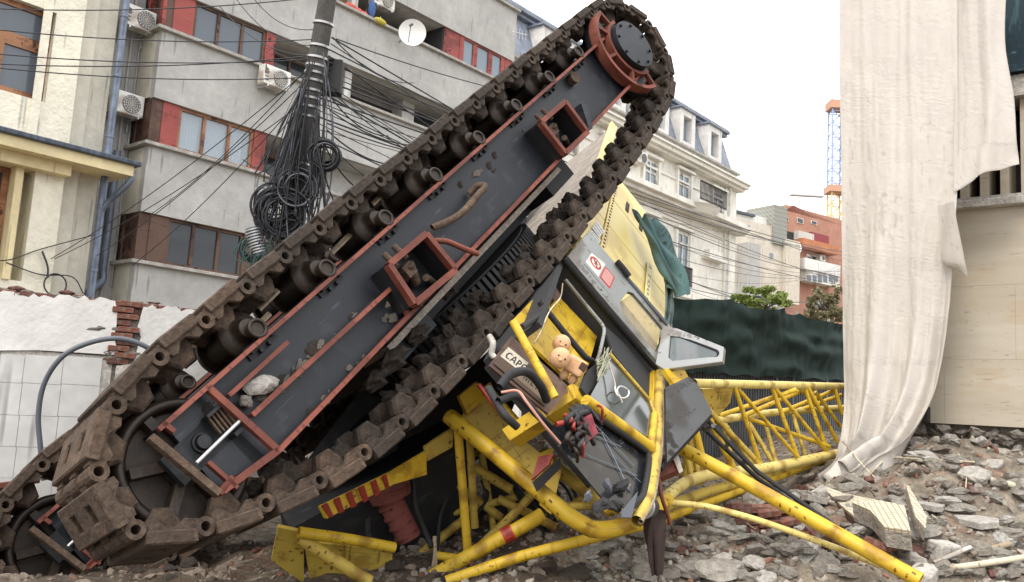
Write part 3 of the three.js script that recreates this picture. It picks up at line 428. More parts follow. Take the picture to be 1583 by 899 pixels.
function cloth(ctrl, nu, nv, wr, th = 0) {
  const rows = ctrl.map((r) => new THREE.CatmullRomCurve3(r).getPoints(nu)); const grid = [];
  for (let i = 0; i <= nu; i++) grid.push(new THREE.CatmullRomCurve3(rows.map((r) => r[i])).getPoints(nv));
  const pos = [], uv = [], idx = [];
  for (let i = 0; i <= nu; i++) for (let j = 0; j <= nv; j++) {
    const p = grid[i][j], a = grid[Math.min(nu, i + 1)][j].clone().sub(grid[Math.max(0, i - 1)][j]), b = grid[i][Math.min(nv, j + 1)].clone().sub(grid[i][Math.max(0, j - 1)]); const n = a.clone().cross(b).normalize();
    const w = wr ? wr(i / nu, j / nv) : 0; pos.push(p.x + n.x * w, p.y + n.y * w, p.z + n.z * w); uv.push(i / nu * a.length() * nu / 2, j / nv * b.length() * nv / 2);
  }
  for (let i = 0; i < nu; i++) for (let j = 0; j < nv; j++) { const a = i * (nv + 1) + j, c = a + nv + 1; idx.push(a, c, a + 1, c, c + 1, a + 1); }
  const g = new THREE.BufferGeometry(); g.setAttribute('position', new THREE.Float32BufferAttribute(pos, 3)); g.setAttribute('uv', new THREE.Float32BufferAttribute(uv, 2)); g.setIndex(idx); g.computeVertexNormals(); return g;
}
// ------------------------------------------------------------------ the toppled crawler crane
// local axes: x along the tracks, y the machine's own "up" (now pointing down to the right), z from the near track to the far one
const crane = thing('crawler_crane', 'overturned yellow crawler crane lying on its side with dark tracks in the air', 'crane');
{
  const c3 = (px, py) => V3((px - CX) / FOCAL, -(py - CY) / FOCAL, -1);
  const X = c3(1645, -566).normalize(), p1 = c3(284, 717).multiplyScalar(6), d2 = c3(89, 846), p2 = d2.clone().multiplyScalar(X.dot(p1) / X.dot(d2));
  const N = p2.clone().sub(p1).normalize(), Vv = N.clone().cross(X);
  const m = new THREE.Matrix4().makeBasis(X, Vv, N).setPosition(p1).premultiply(camera.matrixWorld);
  m.decompose(crane.position, crane.quaternion, crane.scale); crane.scale.set(1, 1, 1); crane.updateMatrixWorld(true);
}
const toLocal = crane.matrixWorld.clone().invert();
const L = (px, py, z) => W(px, py, z).applyMatrix4(toLocal);
const LP = (list) => list.map((a) => L(...a));
function onAxis(px, py, n, k) { const o = camera.position.clone().applyMatrix4(toLocal), d = L(px, py, 1).sub(o); return o.clone().addScaledVector(d, (k - o.dot(n)) / d.dot(n)); }
const T = (px, py, n = 0) => onAxis(px, py, V3(0, 0, 1), n);
const SW = THREE.MathUtils.degToRad(23.6), HV = V3(-Math.sin(SW), 0, Math.cos(SW));        // the upper works are slewed by this much
const H = (px, py, off = 0) => onAxis(px, py, HV, -1.811 + off);
const HB = (a0, a1, v0, v1, b0, b1, r = 0) => (r ? rbx(a0, a1, v0, v1, b0, b1, r) : bx(a0, a1, v0, v1, b0, b1)).rotateY(-SW);
const GAUGE = 3.01;
// ---- track shoes
const PITCH = 0.46, WIDTH = 0.76;
const shoeGeo = (() => {
  const g = [], s = new THREE.Shape([[0.075, 0], [0.385, 0], [0.385, WIDTH], [0.075, WIDTH]].map((a) => new THREE.Vector2(...a)));
  for (const z of [0.14, 0.46]) s.holes.push(new THREE.Path([[0.16, z], [0.31, z], [0.31, z + 0.13], [0.16, z + 0.13]].map((a) => new THREE.Vector2(...a))));
  g.push(buv(new THREE.ExtrudeGeometry(s, { depth: 0.07, bevelEnabled: true, bevelThickness: 0.012, bevelSize: 0.012, bevelSegments: 1 }).rotateX(Math.PI / 2).translate(0, 0.095, 0)));
  const ring = (x, z0, z1) => { const r = new THREE.Shape(); r.absarc(0, 0, 0.068, 0, Math.PI * 2); const h = new THREE.Path(); h.absarc(0, 0, 0.034, 0, Math.PI * 2); r.holes.push(h); return buv(new THREE.ExtrudeGeometry(r, { depth: z1 - z0, bevelEnabled: false, curveSegments: 7 }).translate(x, 0, z0)); };
  const f = WIDTH / 5;
  for (let i = 0; i < 5; i++) {
    const x = i % 2 ? PITCH : 0, z0 = i * f + 0.01, z1 = (i + 1) * f - 0.01; g.push(ring(x, z0, z1));
    const a = i % 2 ? 0.38 : 0.03, b = i % 2 ? 0.43 : 0.1; g.push(bx(a, b, -0.035, 0.07, z0 + 0.01, z1 - 0.01));
  }
  // gussets on both sides of the link, towards the inside of the loop
  const gus = new THREE.Shape([[0.07, 0.03], [0.09, -0.055], [0.13, -0.06], [0.2, 0.0], [0.26, 0.0], [0.33, -0.062], [0.38, -0.055], [0.39, 0.03]].map((q) => new THREE.Vector2(...q)));
  for (const z of [0.02, WIDTH - 0.06]) g.push(buv(new THREE.ExtrudeGeometry(gus, { depth: 0.03, bevelEnabled: true, bevelThickness: 0.008, bevelSize: 0.006, bevelSegments: 1 }).translate(0, 0, z)));
  const horn = new THREE.Shape([[0.12, 0.04], [0.11, -0.06], [0.16, -0.15], [0.27, -0.15], [0.32, -0.06], [0.31, 0.04]].map((a) => new THREE.Vector2(...a)));
  for (const z of [0.2, 0.5]) g.push(buv(new THREE.ExtrudeGeometry(horn, { depth: 0.07, bevelEnabled: true, bevelThickness: 0.02, bevelSize: 0.02, bevelSegments: 1 }).translate(0, 0, z)));
  return merge(g);
})();
const shoeTone = [[0.115, 0.108, 0.103], [0.092, 0.087, 0.084], [0.14, 0.133, 0.127], [0.165, 0.145, 0.13], [0.195, 0.167, 0.145], [0.13, 0.113, 0.1]].map((c) => { const m = M.shoeRust.clone(); m.color.setRGB(...c); return m; });
const pathPts = [[0.88, -0.655], [3, -0.66], [5.5, -0.655], [7.9, -0.65], [8.8, -0.59], [9.27, -0.3], [9.43, 0.1], [9.2, 0.55], [8.78, 0.82], [7.9, 0.95], [6.6, 1.03], [5, 1.06], [3.4, 1.05], [2.2, 1.03], [1.25, 0.93], [0.55, 0.74], [0.05, 0.5], [-0.32, 0.32], [-0.54, 0.02], [-0.46, -0.28], [-0.2, -0.52], [0.2, -0.64]];
const mk2 = (name, geo, mat, parent, dz) => { const o = mk(name, geo, mat, parent); if (dz) o.position.z = dz; return o; };
{
  const c = new THREE.CatmullRomCurve3(pathPts.map(([u, v]) => V3(u, v, 0)), true, 'centripetal'), len = c.getLength(), n = Math.round(len / PITCH);
  c.arcLengthDivisions = 1200; c.updateArcLengths();
  const pts = []; for (let i = 0; i < n; i++) pts.push(c.getPointAt(i / n));
  for (const z of [0, GAUGE]) for (let i = 0; i < n; i++) {
    const a = pts[i], b = pts[(i + 1) % n], t = b.clone().sub(a).normalize(), out = V3(t.y, -t.x, 0);  // the loop runs bottom run first: outward is to the right of travel
    const nearEnd = a.x < 1.0 || b.x < 1.0;
    const o = mk('track_shoe', shoeGeo, shoeTone[(nearEnd || z ? 3 : 0) + Math.floor(rnd() * 3)], crane); const zax = t.clone().cross(out);
    o.matrixAutoUpdate = true; const mm = new THREE.Matrix4().makeBasis(t, out, V3(0, 0, zax.z)); 
    // keep handedness: mirror-free, flip the link across its width when needed
    if (zax.z < 0) { const mb = new THREE.Matrix4().makeBasis(t, out, V3(0, 0, -1)); o.quaternion.setFromRotationMatrix(mb); o.position.set(a.x, a.y, z + WIDTH); } else { o.quaternion.setFromRotationMatrix(mm); o.position.set(a.x, a.y, z); }
    o.rotateZ(rr(-0.05, 0.05)); const sc = a.distanceTo(b) / PITCH; o.scale.x = sc;
  }
}
// ---- rollers, idler, sprocket, frames of both tracks
const rollerGeo = (() => { const pr = [[0, 0.0], [0.07, 0.0], [0.08, 0.02], [0.08, 0.09], [0.12, 0.12], [0.185, 0.14], [0.19, 0.19], [0.15, 0.21], [0.15, 0.5], [0.19, 0.52], [0.19, 0.58], [0, 0.6]].map((a) => new THREE.Vector2(...a)); return buv(new THREE.LatheGeometry(pr, 24).rotateX(Math.PI / 2)); })();
const capGeo = merge([new THREE.CylinderGeometry(0.078, 0.078, 0.05, 20).rotateX(Math.PI / 2), new THREE.TorusGeometry(0.068, 0.016, 6, 20).translate(0, 0, -0.03)]);
function wheel(r, name, parent, u, v, z, toothed) {
  const g = [new THREE.TorusGeometry(r - 0.06, 0.06, 8, 40).scale(1, 1, 2.4).translate(0, 0, 0.35), new THREE.CylinderGeometry(r - 0.06, r - 0.06, 0.1, 40).rotateX(Math.PI / 2).translate(0, 0, 0.35), new THREE.CylinderGeometry(0.16, 0.16, 0.3, 20).rotateX(Math.PI / 2).translate(0, 0, 0.42)];
  for (let i = 0; i < (toothed ? 11 : 6); i++) { const a = i / (toothed ? 11 : 6) * 6.283; g.push(toothed ? buv(new THREE.BoxGeometry(0.14, 0.16, 0.2).translate(0, r, 0.35).rotateZ(a)) : buv(new THREE.BoxGeometry(0.07, r - 0.2, 0.34).translate(0, r / 2, 0.35).rotateZ(a))); }
  const o = mk(name, g, M.roller, parent); o.position.set(u, v, z); return o;
}
const bolt = new THREE.CylinderGeometry(0.02, 0.02, 0.05, 6).rotateX(Math.PI / 2);
for (const z of [0, GAUGE]) {
  for (let i = 0; i < 8; i++) {
    const u = 1.13 + 0.885 * i, v = -0.41, r = mk('track_roller', rollerGeo, M.roller, crane); r.position.set(u, v, z + 0.05);
    const cap = mk('roller_cap', capGeo, M.roller, r); cap.position.set(0.0, 0.045, -0.05);
    const bl = mk('roller_bolts', [[-0.12, 0.15], [-0.05, 0.19], [0.05, 0.19], [0.12, 0.15]].map(([a, b]) => bolt.clone().translate(a, b, 0.02)).concat([bx(-0.16, 0.16, 0.1, 0.2, 0.03, 0.06)]), M.blackSteel, r);
  }
  wheel(0.5, 'idler_wheel', crane, 0.12, 0.02, z); wheel(0.56, 'drive_sprocket', crane, 8.62, 0.06, z, true);
  mk('idler_yoke', [bx(-0.05, 0.5, -0.12, 0.12, z + 0.1, z + 0.16), bx(-0.05, 0.5, -0.12, 0.12, z + 0.56, z + 0.62)], M.blackSteel, crane);
  const f = mk('track_frame', [bx(0.42, 8.25, -0.265, 0.385, z + 0.1, z + 0.15), bx(0.5, 8.0, -0.25, 0.37, z + 0.15, z + 0.68), bx(0.05, 8.2, -0.30, -0.265, z + 0.0, z + 0.7), bx(0.5, 8.2, 0.385, 0.42, z + 0.0, z + 0.75)], M.frameDark, crane);
  // red painted edges
  const E = (a, b, w = 0.045, d = 0.05) => bar(a, b, w, d, V3(0, 0, 1));
  const zz = z - 0.012;
  const P = (px, py) => { const q = T(px, py, 0); return V3(q.x, q.y, zz); };
  mk('frame_edge', [E(V3(0.03, -0.283, zz), V3(8.05, -0.283, zz), 0.034)], M.redEdge, f);
  mk('frame_edge', [E(V3(0.56, 0.402, zz), V3(8.22, 0.402, zz), 0.036), E(P(342, 760), P(428, 697), 0.05)], M.redEdge, f);
  mk('frame_rib', E(P(320, 600), P(428, 697), 0.05), M.redEdge, f);
  mk('frame_rib', E(P(388, 643), P(602, 447), 0.036), M.redEdge, f);
  mk('frame_rib', E(P(352, 613), P(443, 530), 0.032), M.redEdge, f);
  mk('frame_rib_plate', [bx(0.42, 2.2, P(480, 560).y - 0.015, P(480, 560).y + 0.015, z + 0.0, z + 0.1), bx(0.36, 1.0, P(400, 572).y - 0.012, P(400, 572).y + 0.012, z + 0.0, z + 0.1)], M.blackSteel, f);
  mk('end_beam', [bar(P(231, 676), P(337, 764), 0.05, 0.07, V3(0, 0, 1))], M.shoeRust, f);
  mk('end_plate', [plate([P(262, 648), P(318, 606), P(420, 700), P(345, 748)].map((q) => q.setZ(z + 0.12)), 0.04)], M.frameDark, f);
  mk('grille', Array.from({ length: 7 }, (_, i) => bar(P(323 + i * 5.5, 640 - i * 4).setZ(z + 0.04), P(345 + i * 5.5, 668 - i * 4).setZ(z + 0.04), 0.012, 0.03, V3(0, 0, 1))), M.shoeRust, f);
  mk('tension_rod', cyl(P(303, 716), P(375, 646), 0.014), M.band, f);
  mk('end_boss', [new THREE.CylinderGeometry(0.05, 0.05, 0.06, 16).rotateX(Math.PI / 2).translate(P(321, 679).x, P(321, 679).y, z + 0.08), new THREE.TorusGeometry(0.065, 0.012, 6, 20).translate(P(321, 679).x, P(321, 679).y, z + 0.09)], M.blackSteel, f);
  for (const [a, c, w] of [[[250, 655], [268, 668], 0.035], [[320, 715], [365, 755], 0.03], [[337, 764], [358, 738], 0.04]]) mk('end_bracket', E(P(...a), P(...c), w), M.redEdge, f);
  // jack boxes
  for (const [a, b, c, d] of [[[600, 410], [657, 362], [703, 418], [640, 470]], [[835, 190], [872, 158], [907, 205], [873, 238]]]) {
    const q = [a, b, c, d].map(([x, y]) => T(x, y, -0.16)), back = q.map((p) => V3(p.x, p.y, 0.11)), k = [];
    const set = (p, w) => V3(p.x, p.y, p.z + z);
    const J = mk('jack_box', [0, 1, 2, 3].map((i) => { const j = (i + 1) % 4; return plate([set(q[i]), set(q[j]), set(back[j]), set(back[i])], 0.03); }), M.blackSteel, f);
    mk('box_rim', [0, 1, 2, 3].map((i) => bar(set(q[i]), set(q[(i + 1) % 4]), 0.055, 0.07, V3(0, 0, 1))), M.redEdge, J);
    const lo = V3((q[3].x + q[2].x) / 2 - 0.25, 0.4, 0), low = V3(q[3].x + 0.02, 0.41, 0);
    mk('box_bracket', [bar(set(q[0]), set(V3(q[3].x - 0.0, 0.4, 0)), 0.03, 0.05, V3(0, 0, 1)), bar(set(q[3]), set(V3(q[3].x + 0.18, 0.41, 0)), 0.04, 0.06, V3(0, 0, 1))], M.redEdge, J);
    mk('lock_pin', [cyl(set(V3(q[0].x + 0.25, q[0].y + 0.12, -0.1)), set(V3(q[0].x + 0.3, q[0].y + 0.3, 0.05)), 0.05, 0.05, 10), bx(q[0].x + 0.16, q[0].x + 0.28, q[0].y + 0.1, q[0].y + 0.22, z - 0.1, z + 0.1), cyl(set(V3(q[0].x + 0.35, q[0].y + 0.32, -0.05)), set(V3(q[0].x + 0.5, q[0].y + 0.42, 0.08)), 0.035, 0.035, 10)], M.shoeRust, J);
    mk('clamp_bolt', [0.16, 0.42].map((s) => cyl(set(q[0].clone().lerp(q[1], s).add(V3(0, -0.1, 0.05))), set(q[0].clone().lerp(q[1], s).add(V3(0, 0.06, 0.03))), 0.03, 0.03, 6)), M.shoeRust, J);
  }
  // bearing housing round the sprocket end
  const hc = T(975, 72, -0.1), arc = (r0, r1, a0, a1, d) => { const s = new THREE.Shape(); s.absarc(0, 0, r1, a0, a1, false); s.absarc(0, 0, r0, a1, a0, true); return buv(new THREE.ExtrudeGeometry(s, { depth: d, bevelEnabled: false, curveSegments: 24 })); };
  const hs = mk('bearing_housing', [arc(0.3, 0.62, 1.75, 4.6, 0.12).translate(hc.x, hc.y, z + 0.02), arc(0.0, 0.36, 0, 6.283, 0.3).translate(hc.x, hc.y, z - 0.08)], M.frameDark, f);
  mk('housing_rim', [arc(0.585, 0.635, 1.7, 4.65, 0.14).translate(hc.x, hc.y, z - 0.09), arc(0.375, 0.42, 1.6, 4.9, 0.14).translate(hc.x, hc.y, z - 0.095), ...[1.72, 2.5, 3.3, 4.1, 4.62].map((a) => bar(V3(hc.x + Math.cos(a) * 0.39, hc.y + Math.sin(a) * 0.39, z - 0.06), V3(hc.x + Math.cos(a) * 0.6, hc.y + Math.sin(a) * 0.6, z - 0.06), 0.04, 0.06, V3(0, 0, 1)))], M.redEdge, hs);
  mk('hub_cap', [new THREE.CylinderGeometry(0.35, 0.35, 0.1, 36).rotateX(Math.PI / 2).translate(hc.x, hc.y, z - 0.12), ...[0, 1, 2, 3, 4, 5, 6, 7].map((i) => bolt.clone().translate(hc.x + Math.cos(i * 0.785) * 0.3, hc.y + Math.sin(i * 0.785) * 0.3, z - 0.17))], M.frameDark, hs);
  mk('grease_boss', [new THREE.CylinderGeometry(0.07, 0.08, 0.1, 16).rotateX(Math.PI / 2).translate(T(890, 118).x, T(890, 118).y, z + 0.06)], M.shoeRust, f);
}
mk('tow_lever', tube([T(668, 352, -0.02), T(690, 343, -0.06), T(715, 328, -0.08), T(740, 300, -0.1), T(750, 288, -0.08), T(738, 287, -0.02), T(725, 300, 0.06)], 0.035, 40, 8), M.shoeRust, crane);
mk('rib_plate', plate([T(893, 163, -0.02), T(903, 166, -0.02), T(911, 202, -0.02), T(906, 205, -0.02)], 0.12), M.frameDark, crane);
mk('edge_shackle', [tube([T(668, 372, -0.08), T(690, 373, -0.15), T(715, 383, -0.15), T(738, 392, -0.1)], 0.028, 24, 8)], M.redEdge, crane);
mk('dried_plaster_lump', lump(31, 2).scale(0.09, 0.17, 0.06).rotateZ(-0.9).translate(T(408, 596, 0.04).x, T(408, 596, 0.04).y, 0.04), M.concPale, crane);
mk('dried_plaster_lump', lump(32, 2).scale(0.05, 0.06, 0.05).translate(T(380, 620, 0.04).x, T(380, 620, 0.04).y, 0.04), M.conc, crane);
for (const [x, y] of [[490, 430], [415, 462], [527, 375], [590, 300], [630, 255], [402, 498]]) mk('bent_strip', plate([T(x - 16, y + 14, 0.35), T(x - 12, y + 17, 0.3), T(x + 18, y - 12, 0.3), T(x + 13, y - 16, 0.36)], 0.02), M.straw, crane);
// dried dirt lying along the ribs and on the plate
{ const dg = [1, 2, 3].map((i) => lump(520 + i, 1, 0.8)), dm = S(0.33, 0.3, 0.26, { map: TX.grain, bumpMap: TX.grainBump, bumpScale: 0.02 });
  const along = (x0, y0, x1, y1, n, sp) => { for (let i = 0; i < n; i++) { const t = rnd(), q = T(lerpN(x0, x1, t) + rr(-sp, sp), lerpN(y0, y1, t) + rr(-sp, sp), 0.095), o = mk('dirt_deposit', dg[i % 3], i % 3 ? dm : M.mud, crane); o.position.copy(q); const s = rr(0.012, 0.045); o.scale.set(s * rr(1, 2.4), s, s * 0.35); o.rotation.z = rr(-0.5, 0.5); } };
  along(395, 625, 560, 480, 26, 6); along(480, 640, 620, 490, 16, 5); along(320, 640, 360, 610, 8, 5); along(590, 520, 620, 440, 8, 8); along(700, 300, 860, 170, 10, 12); }
// ---- car body and slewing ring
mk('car_body', [bx(2.0, 6.4, -0.2, 0.55, 0.75, GAUGE), bx(2.6, 5.8, 0.55, 0.72, 0.8, 2.9), bx(2.3, 2.9, -0.1, 0.72, 0.4, 3.4), bx(5.6, 6.2, -0.1, 0.72, 0.4, 3.4)], M.blackSteel, crane);
mk('car_body_flange', [bx(2.2, 5.9, 0.5, 0.56, 0.3, 0.76)], M.concBrown, crane);
{
  const cu = 4.3, cn = 1.75, r = 1.35, k = [new THREE.CylinderGeometry(r, r, 0.34, 64).translate(cu, 0.9, cn)];
  mk('slewing_ring', k, M.blackSteel, crane);
  const tt = []; for (let i = 0; i < 110; i++) { const a = i / 110 * 6.283; tt.push(bx(-0.022, 0.022, -0.14, 0.14, 0, 0.06).translate(0, 0, r).rotateY(a).translate(cu, 0.89, cn)); }
  mk('ring_teeth', tt, M.blackSteel, crane);
}
mk('turntable', [HB(2.6, 9.2, 1.1, 1.24, -0.35, 1.3)], M.blackSteel, crane);
// ---- mud packed on the inside of the sagging run
{
  const mg = [1, 2, 3, 4].map((s) => lump(s + 40, 2, 0.9));
  for (let i = 0; i < 34; i++) { const t = i / 34, u = 0.2 + t * 6.0, q = mk('mud_clump', mg[i % 4], M.mud, crane); const sag = u < 1.2 ? 0.5 + (u - 0.2) * 0.42 : 0.93; q.position.set(u + rr(-0.1, 0.1), sag - rr(-0.02, 0.06), rr(0.3, 0.66)); const s = rr(0.07, 0.14) * (t < 0.75 ? 1 : 0.8); q.scale.set(s * 1.3, s, s * 1.2); q.rotation.set(rr(0, 3), rr(0, 3), rr(0, 3)); }
  for (const [x, y, n, s] of [[600, 560, 0.35, 0.2], [640, 520, 0.35, 0.16], [575, 590, 0.4, 0.17], [690, 330 + 120, 0.5, 0.15]]) { const q = mk('mud_clump', mg[1], M.mud, crane); q.position.copy(T(x, y, n)); q.scale.set(s, s * 0.6, s); }
}
// ---- machinery house
{
  const house = mk('machinery_house', [HB(4.9, 9.9, 1.26, 3.0, -1.75, -0.3)], M.yellowOld, crane);
  const hs = [4.9, 5.55, 6.95, 8.35, 9.95], vs = [1.24, 1.62, 3.02];
  for (let i = 0; i < 4; i++) for (let j = 0; j < 2; j++) mk('side_panel', HB(hs[i] + 0.014, hs[i + 1] - 0.014, vs[j] + 0.012, vs[j + 1] - 0.012, -1.815, -1.73, 0.012), i > 1 ? M.yellowPale : M.yellowPale, house);
  mk('house_base_plate', HB(4.9, 12.6, 1.2, 1.26, -1.84, -0.3), M.concBrown, house); mk('deck_edge', HB(4.9, 12.8, 1.13, 1.3, -1.92, -1.85, 0.01), M.yellowPale, house);
  mk('vent_slot', [HB(8.6, 9.1, 1.95, 2.02, -1.83, -1.81), HB(8.5, 8.9, 2.3, 2.37, -1.83, -1.81)], M.dim, house);
  mk('rain_strip', HB(5.5, 8.4, 3.0, 3.06, -1.85, -1.78), M.acWhite, house);
  const rv = []; for (let i = 0; i < 30; i++) rv.push(HB(4.9 + i * 0.16, 4.93 + i * 0.16, 1.66, 1.69, -1.825, -1.81)); mk('rivet_row', rv, M.woodBrown, house);
}
// ---- driver's cab
const pl = (name, pts, th, mat, parent = crane, holes) => mk(name, plate(pts, th, holes), mat, parent);
const tb = (name, pts, r, mat, parent = crane, ten) => mk(name, pts.length === 2 ? cyl(pts[0], pts[1], r, r, 14) : tube(pts, r, 16 * pts.length, 10, ten), mat, parent);
{
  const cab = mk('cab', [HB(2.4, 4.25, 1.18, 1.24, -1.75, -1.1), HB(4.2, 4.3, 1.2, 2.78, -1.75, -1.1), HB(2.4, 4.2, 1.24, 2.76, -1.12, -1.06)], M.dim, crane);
  mk('cab_roof', HB(1.9, 4.25, 2.8, 2.85, -1.78, -1.25, 0.015), M.yellow, cab);
  tb('cab_post', [H(872, 398), H(945, 486), H(1019, 572)], 0.045, M.blackSteel, cab, 0.1);
  tb('cab_post', [H(880, 396), H(950, 482), H(1022, 566)], 0.02, M.greyDoor, cab, 0.1);
  tb('roof_post', [H(1020, 572), H(1014, 690), H(1003, 765), H(984, 806)], 0.05, M.yellowOld, cab, 0.3);
  tb('post_trim', [H(1026, 575, -0.03), H(1022, 688, -0.03), H(1010, 768, -0.03), H(990, 806, -0.03)], 0.02, M.wood, cab, 0.3);
  // side window in its yellow frame
  const wn = [H(911, 614), H(945, 551), H(1006, 626), H(1009, 640), H(1003, 678)];
  pl('side_pane', wn, 0.012, M.paneDirty, cab);
  tb('window_bar', [H(905, 618, -0.02), H(1007, 692, -0.02)], 0.05, M.yellow, cab);
  tb('window_bar', [H(1012, 640, -0.02), H(1006, 690, -0.02)], 0.035, M.yellow, cab);
  tb('window_bar', [H(942, 546, -0.02), H(1004, 618, -0.02), H(1012, 640, -0.02)], 0.018, M.yellowOld, cab, 0.2);
  pl('dark_opening_plate', [H(930, 500, 0.1), H(1012, 575, 0.1), H(1010, 622, 0.1), H(948, 548, 0.1)], 0.02, M.dim, cab);  // near-black plate added as the darkness of the opening above the pane
  // lower cracked window
  pl('front_pane', [H(846, 668, 0.05), H(905, 632, 0.05), H(1001, 702, 0.05), H(993, 760, 0.05), H(965, 785, 0.05), H(930, 770, 0.05)], 0.012, M.paneDark, cab);
  for (const [a, b, c, d] of [[905, 640, 980, 720], [930, 668, 975, 760], [890, 660, 960, 690], [945, 700, 990, 745], [900, 700, 985, 735]]) tb('glass_crack', [H(a, b, 0.03), H(c, d, 0.03)], 0.004, M.glassPale, cab);
  tb('window_seal', [H(905, 632, 0.0), H(1001, 700, 0.0), H(994, 765, 0.0), H(968, 790, 0.0)], 0.028, M.rubber, cab, 0.2);
  // yellow wall seen through the open side
  pl('inner_panel', [H(793, 494, 0.3), H(845, 441, 0.3), H(921, 521, 0.3), H(908, 565, 0.3), H(893, 602, 0.3), H(815, 530, 0.3)], 0.03, M.yellow, cab);
  pl('inner_beam', [H(838, 452, 0.22), H(850, 440, 0.22), H(862, 462, 0.22), H(852, 470, 0.22)], 0.1, M.woodBrown, cab);
  tb('grab_bar', [H(834, 466, 0.1), H(845, 480, 0.1), H(876, 518, 0.1), H(905, 552, 0.1), H(925, 562, 0.1)], 0.03, M.rubber, cab, 0.2);
  tb('grab_bar', [H(806, 506, 0.1), H(842, 482, 0.1)], 0.03, M.rubber, cab);
  tb('mirror_frame', [H(874, 432, 0.05), H(905, 470, 0.05), H(930, 500, 0.05), H(934, 512, 0.05), H(927, 545, 0.05), H(922, 560, 0.05)], 0.018, M.greyDoor, cab, 0.3);
  tb('guard_tube', [H(793, 496, 0.05), H(858, 614, 0.05)], 0.035, M.yellow, cab);
  pl('mud_flap', [H(905, 575, 0.06), H(930, 555, 0.06), H(940, 570, 0.06), H(905, 612, 0.06), H(896, 600, 0.06)], 0.03, M.rubber, cab);
  // capacity sign, lettering as print on a plate
  const cv = document.createElement('canvas'); cv.width = 512; cv.height = 176; const cx = cv.getContext('2d');
  cx.fillStyle = '#4a3a2c'; cx.fillRect(0, 0, 512, 176); cx.fillStyle = '#b9b2a2'; cx.fillRect(0, 0, 205, 100); cx.fillStyle = '#6d5f4c'; cx.fillRect(205, 60, 307, 90);
  cx.fillStyle = '#15120f'; cx.font = 'bold 78px sans-serif'; cx.textBaseline = 'middle'; cx.fillText('CAPO', 22, 56); cx.fillText('METRE', 236, 100);
  cx.font = '22px sans-serif'; cx.fillText('- - -- --- -- -- ---', 240, 150);
  for (let i = 0; i < 260; i++) { cx.fillStyle = `rgba(${60 + rnd() * 60},${45 + rnd() * 40},${30 + rnd() * 30},0.5)`; cx.fillRect(rnd() * 512, rnd() * 176, 1 + rnd() * 7, 1 + rnd() * 4); }
  const ct = new THREE.CanvasTexture(cv); ct.colorSpace = THREE.SRGBColorSpace;
  const q = [H(763, 561, 0.12), H(786, 536, 0.12), H(862, 596, 0.12), H(842, 628, 0.12)], g = new THREE.BufferGeometry();
  const qq = [q[0], q[3], q[2], q[0], q[2], q[1]], uu = [[0, 0], [1, 0], [1, 1], [0, 0], [1, 1], [0, 1]];
  g.setAttribute('position', new THREE.Float32BufferAttribute(qq.flatMap((p) => [p.x, p.y, p.z]), 3)); g.setAttribute('uv', new THREE.Float32BufferAttribute(uu.flat(), 2)); g.computeVertexNormals();
  mk('capacity_sign', g, new THREE.MeshStandardMaterial({ map: ct, roughness: 0.8, side: THREE.DoubleSide }), cab);
  pl('sign_backing', [H(755, 566, 0.14), H(790, 520, 0.14), H(880, 600, 0.14), H(846, 640, 0.14)], 0.02, M.woodBrown, cab);
  tb('hose', [H(772, 598, 0.08), H(790, 578, 0.0), H(815, 575, -0.02), H(835, 595, 0.0), H(845, 618, 0.08)], 0.035, M.rubber, cab);
  tb('hose', [H(770, 620, 0.12), H(800, 612, 0.05), H(830, 640, 0.05), H(850, 660, 0.1)], 0.03, M.rubber, cab);
  tb('hose', [H(755, 600, 0.2), H(780, 640, 0.12), H(800, 660, 0.12)], 0.03, M.rubber, cab);
  // beams under the cab
  pl('cross_beam', LP([[784, 668, 7.9], [893, 598, 7.7], [897, 620, 7.6], [797, 686, 7.8]]), 0.16, M.yellow, cab);
  pl('floor_plate', LP([[728, 612, 8.7], [758, 590, 8.7], [800, 672, 8.6], [868, 726, 8.5], [858, 770, 8.4], [712, 652, 8.7]]), 0.03, M.yellowOld, cab);
  tb('floor_rail', LP([[757, 605, 8.4], [798, 652, 8.3]]), 0.045, M.yellow, cab);
  tb('red_grip_lever', LP([[740, 594, 8.2], [772, 634, 8.1]]), 0.024, M.redPaint, cab);
  mk('lever_knob', lump(51, 1, 0.1).scale(0.022, 0.022, 0.022).scale(1.3, 1.3, 1.3).translate(...L(773, 635, 8.1).toArray()), M.whiteFrame, cab);
  pl('red_bracket', LP([[822, 742, 7.85], [832, 705, 7.9], [856, 702, 7.9], [848, 718, 7.85]]), 0.04, M.redPaint, cab);
  pl('black_bracket', LP([[823, 745, 7.83], [852, 718, 7.83], [866, 708, 7.85], [868, 722, 7.83], [830, 760, 7.8]]), 0.05, M.rubber, cab);
  pl('frame_plate', LP([[835, 700, 8.5], [855, 690, 8.5], [852, 795, 8.4], [834, 780, 8.4]]), 0.03, M.yellow, cab);
  // crushed valve block with its pipes
  const vb = mk('valve_block', lump(60, 2, 0.4).scale(0.14, 0.16, 0.08).translate(...H(900, 655, 0.02).toArray()), M.rubber, cab); for (let i = 1; i < 8; i++) mk('valve_body', lump(60 + i, 1, 0.4).scale(rr(0.05, 0.1), rr(0.05, 0.09), 0.06).translate(...H(880 + rr(0, 40), 625 + rr(0, 70), rr(-0.05, 0.04)).toArray()), M.rubber, vb);
  const hp = (x, y, o) => H(x, y, o);
  for (let i = 0; i < 16; i++) { const x = rr(868, 925), y = rr(618, 700); tb('valve_pipe', [hp(x, y, -0.06), hp(x + rr(-15, 15), y + rr(4, 18), -0.12), hp(x + rr(-22, 22), y + rr(14, 32), -0.04)], rr(0.01, 0.024), i % 4 === 0 ? M.redPaint : i % 3 ? M.rubber : M.roller, vb); }
